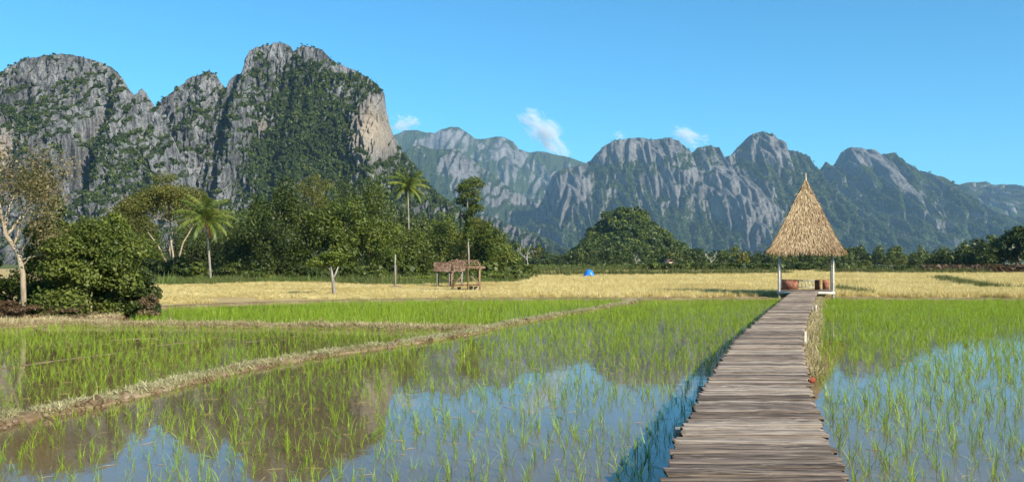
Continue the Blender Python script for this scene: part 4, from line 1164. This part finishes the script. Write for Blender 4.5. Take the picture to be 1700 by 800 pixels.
while y < 51.0:
    w = rng.choice([.13, .16, .19, .22, .25]) * rng.uniform(.92, 1.08)
    yc = y + w / 2
    L = 1.40 + rng.normal(0, .016); xo = rng.normal(0, .010)
    link('plank', plank_m[int(rng.integers(0, 12))], walk, (walk_x(yc) + xo - W0[0], yc - W0[1], DZ + rng.normal(0, .006)), (rng.normal(0, .012), rng.normal(0, .006), rng.normal(0, .012)), (L, w, .045))
    y += w + rng.uniform(.004, .016)
# stringers following the curve
for off in (-.48, .48):
    ys = np.linspace(4.6, 51, 80); mb = MB()
    for a, b in zip(ys[:-1:8], ys[8::8]):
        yy_ = np.linspace(a, b, 5)
        V = []
        for t_ in yy_:
            x = walk_x(t_) + off - W0[0]
            V += [[x - .04, t_ - 20, DZ - .19], [x + .04, t_ - 20, DZ - .19], [x + .04, t_ - 20, DZ - .056], [x - .04, t_ - 20, DZ - .056]]
        q = []
        for i in range(4):
            for j in range(4): q.append([4 * i + j, 4 * i + (j + 1) % 4, 4 * i + 4 + (j + 1) % 4, 4 * i + 4 + j])
        mb.add(V, np.array(q)[:, ::-1])
    mb.build('stringer', M['dark_wood'], walk)
for k, yb in enumerate([5.6, 9.35, 12.3, 16.2, 20.5, 24.8, 29.5, 34.5, 40.0, 45.5, 50.2]):
    xw = walk_x(yb) - W0[0]
    mb = MB(); mb.box((xw - .09, yb - 20, DZ - .115), (1.48, .10, .11), 0, .006, rng)
    mb.build('cross_beam', M['beam'], walk)
    for s in (-1, 1):
        mb = MB(); mb.tube([(xw + s * .56, yb - 19.9, -.35), (xw + s * .56, yb - 19.9, DZ - .2)], [.06, .055], 9)
        mb.build('support_post', M['post'], walk)
# end blocks seen beside the deck
mb = MB(); xb = gpt(1342, 630, .40); mb.box((xb[0] - W0[0] + .03, xb[1] - 20, .395), (.12, .09, .075), .1, .002, rng)
o = mb.build('beam_end', M['red_paint'], walk); o['label'] = 'red painted beam end beside the deck'
for px, py in [(1347, 507), (1353, 511), (1334, 558)]:
    x, y_ = gpt(px, py, .35); mb = MB(); mb.tube([(x - W0[0] + .02, y_ - 20, -.3), (x - W0[0] + .03, y_ - 20, .47)], [.05, .045], 8)
    mb.build('side_stake', M['beam'], walk)

# ------------------------------------------------------------------ thatched pavilion
rng = np.random.default_rng(99)
GD = 52.7; GX = (1337.5 - 850) * GD / F
gz = empty('thatched_pavilion', (GX, GD, 0), -math.atan2(GX, GD)); tag(gz, 'square open pavilion with steep thatched roof at the end of the boardwalk', 'pavilion')
hs = 1.5
for sx, sy in ((-1, -1), (1, -1), (-1, 1), (1, 1)):
    mb = MB(); x, y_ = sx * (hs - .02), sy * (hs - .02)
    mb.tube([(x, y_, -.35), (x + .01, y_, 1.2), (x, y_, 2.95)], [.078, .074, .068], 10)
    mb.build('post', M['post'], gz, True)
yq = -hs
mb = MB()
k = 0
while yq < hs:
    w = rng.uniform(.15, .22)
    o = link('floor_plank', plank_m[k % 12], gz, (rng.normal(0, .02), yq + w / 2, DZ + .03), (0, 0, rng.normal(0, .006)), (3.05, w, .04)); yq += w + .008; k += 1
for sy in (-1, 1):
    mb = MB(); mb.box((0, sy * (hs + .1), DZ - .10), (3.2, .09, .15), 0, .004, rng); mb.build('deck_beam', M['beam'], gz)
    mb = MB(); mb.box((sy * (hs - .15), 0, DZ - .10), (.08, 3.0, .12), 0, .004, rng); mb.build('deck_beam', M['beam'], gz)
    mb = MB(); mb.box((0, sy * (hs - .02), 2.72), (3.4, .09, .12), 0, .004, rng); mb.build('roof_beam', M['post'], gz)
    mb = MB(); mb.box((sy * (hs - .02), 0, 2.84), (.09, 3.4, .12), 0, .004, rng); mb.build('roof_beam', M['post'], gz)
# back railing
mb = MB(); mb.box((-.1, hs - .02, DZ + .55), (1.8, .06, .06), 0, .003, rng); rl = mb.build('railing', M['beam'], gz)
mb = MB(); mb.box((-.1, hs - .02, DZ + .14), (1.8, .05, .05), 0, .003, rng); mb.build('bottom_rail', M['beam'], rl)
for x in np.linspace(-.85, .65, 8):
    mb = MB(); mb.box((x, hs - .02, DZ + .34), (.055, .04, .36), 0, .003, rng); mb.build('baluster', M['beam'], rl)
# roof: profile half width -> height
EZ, AZ = 2.62, 6.95
prof_h = np.array([0, .10, .25, .45, .65, .82, .93, 1.0]); prof_w = np.array([2.2, 1.90, 1.56, 1.14, .74, .40, .17, .05])
def roof_w(t): return np.interp(t, prof_h, prof_w)
roof = empty('roof'); roof.parent = gz; roof.location = (0, 0, 0)
V = []; rows = np.linspace(0.02, 1, 12)
for t_ in rows:
    w = roof_w(t_) - .07 * (1 - t_); z = EZ + (AZ - EZ) * t_
    V += [[-w, -w, z], [w, -w, z], [w, w, z], [-w, w, z]]
q = []
for i in range(11):
    for j in range(4): q.append([4 * i + j, 4 * i + (j + 1) % 4, 4 * i + 4 + (j + 1) % 4, 4 * i + 4 + j])
link('roof_core', make_mesh('roof_core', V, np.array(q), M['roof_core']), roof)
NC = 34
for c_ in range(NC):
    t0 = c_ / NC * .985
    Vs, Qs, Ts = [], [], []
    w0 = roof_w(t0); z0 = EZ + (AZ - EZ) * t0
    nst = int(max(14, w0 * 2 * 62))
    for side in range(4):
        ca, sa = math.cos(side * math.pi / 2), math.sin(side * math.pi / 2)
        for i in range(nst):
            f = (i + rng.uniform(-.5, .5)) / nst * 2 - 1 + 1 / nst
            drop = rng.uniform(-.14, .12) * (1.3 if c_ == 0 else 1)
            l = rng.uniform(.18, .36)
            tt = t0 + l / (AZ - EZ) 
            w1 = roof_w(min(1, tt)); z1 = EZ + (AZ - EZ) * min(1.01, tt)
            lift = rng.uniform(.0, .06)
            x0_, x1_ = f * w0, f * w1
            sw = rng.uniform(.009, .022)
            jx = rng.normal(0, .045)
            p0 = np.array([x0_ + jx, -w0 - lift - .02, z0 - drop]); p1 = np.array([x1_, -w1 - .005, z1])
            pm = (p0 + p1) / 2 + np.array([0, -.015, .01])
            P = np.array([p0 - [sw * .5, 0, 0], p0 + [sw * .5, 0, 0], pm + [sw, 0, 0], pm - [sw, 0, 0], p1 + [sw, 0, 0], p1 - [sw, 0, 0]])
            P = P @ np.array([[ca, sa, 0], [-sa, ca, 0], [0, 0, 1]])
            n0 = len(Vs) * 6
            Vs.append(P); Qs += [[n0, n0 + 1, n0 + 2, n0 + 3], [n0 + 3, n0 + 2, n0 + 4, n0 + 5]]
            Ts += [np.clip(rng.normal(.52, .33), 0, 1)] * 6
    o = link('thatch_course', make_mesh('thatch_course', np.concatenate(Vs), np.array(Qs), M['thatch'], False, {'tint': np.array(Ts)}), roof)
    o['kind'] = 'stuff'
mb = MB(); mb.tube([(0, 0, AZ - .35), (0, 0, AZ - .05), (.01, 0, AZ + .2), (.015, 0, AZ + .52)], [.14, .075, .045, .012], 9)
me = mb.mesh('finial', M['thatch']); a_ = me.attributes.new('tint', 'FLOAT', 'POINT'); a_.data.foreach_set('value', np.full(len(me.vertices), .75, np.float32))
link('finial', me, roof)

# seats inside
def gworld(x, y, z=0): 
    return gz.matrix_basis @ Vector((x, y, z)) if False else Vector((GX + x * math.cos(gz.rotation_euler.z) - y * math.sin(gz.rotation_euler.z), GD + x * math.sin(gz.rotation_euler.z) + y * math.cos(gz.rotation_euler.z), z))
def seat(name, label, x, y, rz, w, hb, dp=.52):
    o = empty(name, gworld(x, y, DZ + .055), gz.rotation_euler.z + rz); tag(o, label, 'seat')
    mb = MB(); mb.box((0, 0, .30), (w, dp, .05), 0, .003, rng); mb.build('seat', M['red_wood'], o)
    mb = MB(); mb.box((0, dp / 2, .30 + hb / 2), (w, .045, hb), 0, .003, rng); mb.build('backrest', M['red_wood'], o)
    for s in (-1, 1):
        mb = MB(); mb.box((s * (w / 2 + .022), 0, .30), (.04, dp + .06, .55), 0, .003, rng); mb.build('side_panel', M['red_wood'], o)
        for t_ in (-1, 1):
            mb = MB(); mb.box((s * (w / 2 - .03), t_ * (dp / 2 - .04), .137), (.05, .05, .274), 0, .002, rng); mb.build('leg', M['red_wood'], o)
    return o
seat('wooden_bench', 'reddish wooden bench on the left inside the pavilion', -.88, -.55, math.pi / 2, 1.0, .30, .84)
seat('wooden_chair', 'reddish wooden chair on the right front side inside the pavilion', .66, -.75, -math.pi / 2, .46, .34, .26)
seat('wooden_chair', 'reddish wooden chair at the right rear inside the pavilion', 1.12, -.3, -math.pi / 2, .5, .34, .30)

# ------------------------------------------------------------------ field huts, pole, tarpaulin
rng = np.random.default_rng(111)
def gable(name_, parent, c, L, Wd, h, mat, thick=.05, rz=0):
    for s in (-1, 1):
        k = int(L / .16); Vs, Qs, Ts = [], [], []
        for row in range(7):
            f0, f1 = row / 7, min(1, (row + 1.5) / 7)
            for i in range(k):
                x = -L / 2 + (i + rng.uniform(.2, .8)) * L / k; dr = rng.uniform(-.05, .05)
                w = .10
                lift = .03 * (1 - 0) + rng.uniform(0, .02)
                P = np.array([[x - w, s * Wd / 2 * (1 - f0 + dr), h * (f0 - dr) + lift], [x + w, s * Wd / 2 * (1 - f0 + dr), h * (f0 - dr) + lift], [x + w, s * Wd / 2 * (1 - f1), h * f1], [x - w, s * Wd / 2 * (1 - f1), h * f1]]) + np.array(c)
                n0 = 4 * len(Vs); Vs.append(P); Qs.append([n0, n0 + 1, n0 + 2, n0 + 3]); Ts += [np.clip(rng.normal(.5, .25), 0, 1)] * 4
        o = link(name_, make_mesh(name_, np.concatenate(Vs), np.array(Qs), M['old_thatch'], False, {'tint': np.array(Ts)}), parent); o['kind'] = 'stuff'
x1, y1 = gpt(742, 478, FZ)
hut = empty('field_hut', (x1, y1 + 3, FZ)); tag(hut, 'old field hut with sagging brown thatched gable roof on thin posts', 'hut')
gable('roof_slope', hut, (0, 0, 1.25), 2.5, 1.9, .80, None)
for sx in (-1.0, 0, 1.0):
    for sy in (-.7, .7):
        mb = MB(); mb.tube([(sx, sy, -.1), (sx + .02, sy, 1.35)], [.05, .045], 7); mb.build('post', M['bark_grey'], hut)
for sy in (-.75, .75):
    mb = MB(); mb.tube([(-1.2, sy, 1.32), (1.2, sy, 1.34)], [.04, .04], 6); mb.build('eave_beam', M['hut_wood'], hut)
mb = MB(); mb.tube([(-1.3, 0, 2.0), (1.3, 0, 2.02)], [.04, .04], 6); mb.build('ridge_beam', M['hut_wood'], hut)
mb = MB(); mb.box((0, 0, .55), (2.1, 1.3, .06)); mb.build('platform', M['dark_wood'], hut)

x2, y2 = gpt(774, 483, FZ)
fr = empty('hut_frame', (x2, y2, FZ)); tag(fr, 'bare timber hut frame with open rafters standing on a raised platform', 'hut')
pw = .98
for sx in (-pw, pw):
    for sy in (-.6, .6):
        mb = MB(); mb.tube([(sx, sy, -.1), (sx - .03, sy, .9), (sx * .99, sy, 1.75)], [.055, .05, .045], 7); mb.build('post', M['hut_wood'], fr)
        mb = MB(); mb.tube([(sx * .98, sy * .98, .42), (sx * .35, sy, 1.05)], [.03, .025], 6); mb.build('brace', M['hut_wood'], fr)
mb = MB(); mb.tube([(.15, -.6, -.05), (.15, -.6, 1.7)], [.05, .045], 7); mb.build('post', M['hut_wood'], fr)
for k in range(8):
    mb = MB(); mb.box((-.86 + k * .245, 0, .42), (.225, 1.35, .05), 0, .004, rng); mb.build('platform_board', M['red_wood'], fr)
for sy in (-.62, .62):
    mb = MB(); mb.tube([(-1.25, sy, 1.72), (1.35, sy, 1.68)], [.04, .04], 6); mb.build('eave_beam', M['hut_wood'], fr)
mb = MB(); mb.tube([(-1.1, 0, 2.18), (.75, 0, 2.16)], [.04, .04], 6); mb.build('ridge_beam', M['hut_wood'], fr)
for k in range(8):
    for s in (-1, 1):
        xx = -1.05 + k * .26
        mb = MB(); mb.tube([(xx, 0, 2.2), (xx + rng.normal(0, .05) + (.35 if k > 5 else 0), s * .95, 1.52)], [.028, .022], 5); mb.build('rafter', M['hut_wood'], fr)
for z_, yv in ((1.6, .82), (1.75, .62), (1.9, .42), (2.05, .22)):
    for s in (-1, 1):
        mb = MB(); mb.tube([(-1.1, s * yv, z_ + .03), (.9 + (2.05 - z_), s * yv, z_ + .02)], [.016, .014], 5); mb.build('batten', M['hut_wood'], fr)
# scraps of old thatch left on the frame
Vs = rng.uniform([-1.2, -.95, 0], [-.1, 0, 0], (90, 3)); Vs[:, 2] = 2.22 - .72 * np.abs(Vs[:, 1]) 
V, q = leaf_quads(rng, Vs, np.tile([0, -.6, .8], (90, 1)) + rng.normal(0, .2, (90, 3)), .26, .45)
o = link('thatch_scrap', make_mesh('thatch_scrap', V, q, M['old_thatch'], False, {'tint': np.repeat(rng.uniform(.1, .9, 90), 4)}), fr); o['kind'] = 'stuff'
for k, (sx, sz) in enumerate(((-.5, .2), (.35, .24), (.7, .22))):
    mb = MB(); mb.box((sx, -.1, sz - .08), (.24, .3, .36), .1 * k, .02, rng); mb.build('stone_footing', M['bark_grey'], fr)

x3, y3 = gpt(656, 478, FZ)
po = MB(); po.tube([(0, 0, -.2), (.01, 0, .8), (-.01, 0, 1.7), (.02, 0, EYE + 11 * y3 / F)], [.075, .065, .06, .05], 9)
o = po.build('wooden_pole', M['bark_grey'], None, True, loc=(x3, y3, FZ)); tag(o, 'bare whitish pole standing upright in the straw field', 'pole')
# spoil heap at its foot
hp = MB(); th = np.linspace(0, np.pi / 2, 6)
hp.tube(np.stack([np.zeros(6), np.zeros(6), .22 * np.sin(th)], 1), .75 * np.cos(th) + .01, 14)
o = hp.build('soil_heap', M['bund'], None, True, loc=(x3 + .1, y3 - .3, FZ - .02)); tag(o, 'low brown soil heap at the foot of the bare pole', 'heap')

# blue tarpaulin over a heap
n = NT('tarpaulin'); n.set((0.012, 0.16, 0.62), 0.4, 0.5); M['tarp'] = n.m
d = 118.0; X, zt = at(978, 447.5, d)
g = np.linspace(-1, 1, 15); gx, gy = np.meshgrid(g, g)
rr = np.sqrt(gx ** 2 + gy ** 2)
hz = np.clip(1 - rr ** 2.4, 0, 1) * .75 + .12 * fbm(P3(gx * 2.2, gy * 2.2), 5, 3).reshape(gx.shape) + .22
hz = np.where(rr > 1, .2 - .6 * (rr - 1), hz)
V = np.stack([gx * .72, gy * .6, np.maximum(hz, -.02)], 2).reshape(-1, 3)
i = np.arange(225).reshape(15, 15); q = np.stack([i[:-1, :-1], i[:-1, 1:], i[1:, 1:], i[1:, :-1]], 2).reshape(-1, 4)
o = link('tarpaulin', make_mesh('tarpaulin', V, q, M['tarp'], True), None, (X, d, zt - .95)); tag(o, 'small bright blue tarpaulin draped over a heap in the golden field', 'tarpaulin')
m_ = o.modifiers.new('thickness', 'SOLIDIFY'); m_.thickness = .02
mb = MB(); mb.tube(np.stack([np.zeros(5), np.zeros(5), np.array([-.1, .2, .45, .7, .8])], 1), [.62, .58, .5, .3, .05], 10)
o = mb.build('straw_heap', M['field'], None, True, loc=(X, d, zt - .95)); tag(o, 'straw heap under the blue tarpaulin', 'heap')

# far hut
d = 240.0; X, _ = at(1110, 437, d)
n = NT('hut_wall'); n.set((0.42, 0.33, 0.24), 0.9); M['hut_wall'] = n.m
n = NT('hut_roof'); n.set((0.19, 0.10, 0.075), 0.8); M['hut_roof'] = n.m
n = NT('painted_shade'); n.set((0.015, 0.013, 0.012), 0.9); M['painted_shade'] = n.m
fh = empty('far_hut', (X, d, FZ), .35); tag(fh, 'tiny far farm hut with brown roof under the small wooded hill', 'hut')
mb = MB(); mb.box((0, 0, 1.0), (2.2, 2.0, 2.2)); mb.build('wall', M['hut_wall'], fh)
mb = MB(); mb.box((.35, -1.005, .85), (.7, .04, 1.5)); mb.build('doorway_shade', M['painted_shade'], fh)  # near-black panel on the wall; its colour stands in for the shade indoors
mb = MB()
for s in (-1, 1):
    mb.add([[s * 1.6, -1.3, 1.75], [s * 1.6, 1.3, 1.75], [0, 1.3, 2.75], [0, -1.3, 2.75], [s * 1.6, -1.3, 1.83], [s * 1.6, 1.3, 1.83], [0, 1.3, 2.83], [0, -1.3, 2.83]], [[0, 1, 2, 3], [7, 6, 5, 4], [0, 3, 7, 4], [1, 5, 6, 2], [0, 4, 5, 1]])
mb.build('roof', M['hut_roof'], fh)

# ------------------------------------------------------------------ haze and clouds
hz = MB(); hz.box((0, 3750, 524.0), (17400, 10900, 1052.0))
n = NT('haze'); n.n.remove(n.b)
pv = n.new('ShaderNodeVolumePrincipled'); pv.inputs['Color'].default_value = (0.42, 0.70, 1.0, 1); pv.inputs['Density'].default_value = 5.2e-5
pv.inputs['Anisotropy'].default_value = 0.0
n.l.new(pv.outputs[0], n.out.inputs['Volume'])
o = hz.build('haze', n.m); tag(o, 'thin blue haze in the valley air', 'haze', kind='stuff')

def cloud(px, py, w, h, seed, dens, label, rot=0.0):
    d = 11000.0; X, Z = at(px, py, d); k = d / F
    th = np.linspace(.02, np.pi - .02, 9); mb = MB()
    mb.tube(np.stack([np.zeros(9), np.zeros(9), -np.cos(th)], 1), np.sin(th), 16)
    n = NT('cloud_%d' % seed); n.n.remove(n.b)
    tc = n.new('ShaderNodeTexCoord')
    off = n.new('ShaderNodeVectorMath', operation='ADD'); n.l.new(tc.outputs['Object'], off.inputs[0]); off.inputs[1].default_value = (seed * 3.1, seed * 1.7, 0)
    nz_ = n.noise(off.outputs[0], 1.7, 5, 0.62, 0.6)
    ln = n.new('ShaderNodeVectorMath', operation='LENGTH'); n.l.new(tc.outputs['Object'], ln.inputs[0])
    e = n.math('SUBTRACT', nz_, n.math('MULTIPLY_ADD', ln.outputs['Value'], 0.32, 0.30))
    dn = n.math('MULTIPLY', n.math('MAXIMUM', e, 0.0), dens)
    vs = n.new('ShaderNodeVolumePrincipled'); vs.inputs['Color'].default_value = (1, 1, 1, 1)
    n.l.new(dn, vs.inputs['Density']); n.l.new(vs.outputs[0], n.out.inputs['Volume'])
    o = mb.build('cloud', n.m, None, True, loc=(X, d, Z), rot=(0, rot, 0), scale=(w * k / 2, w * k / 2, h * k / 2))
    tag(o, label, 'cloud', 'small clouds over the valley', 'thing')
cloud(672, 206, 60, 40, 1, .06, 'small white cloud touching the right flank of the tallest peak')
cloud(905, 222, 120, 56, 2, .05, 'largest wispy white cloud over the valley gap', .75)
cloud(1028, 225, 28, 20, 3, .05, 'tiny white puff just above the flat topped massif')
cloud(1143, 226, 84, 36, 4, .045, 'thin white wisp above the saddle left of the pavilion', .4)
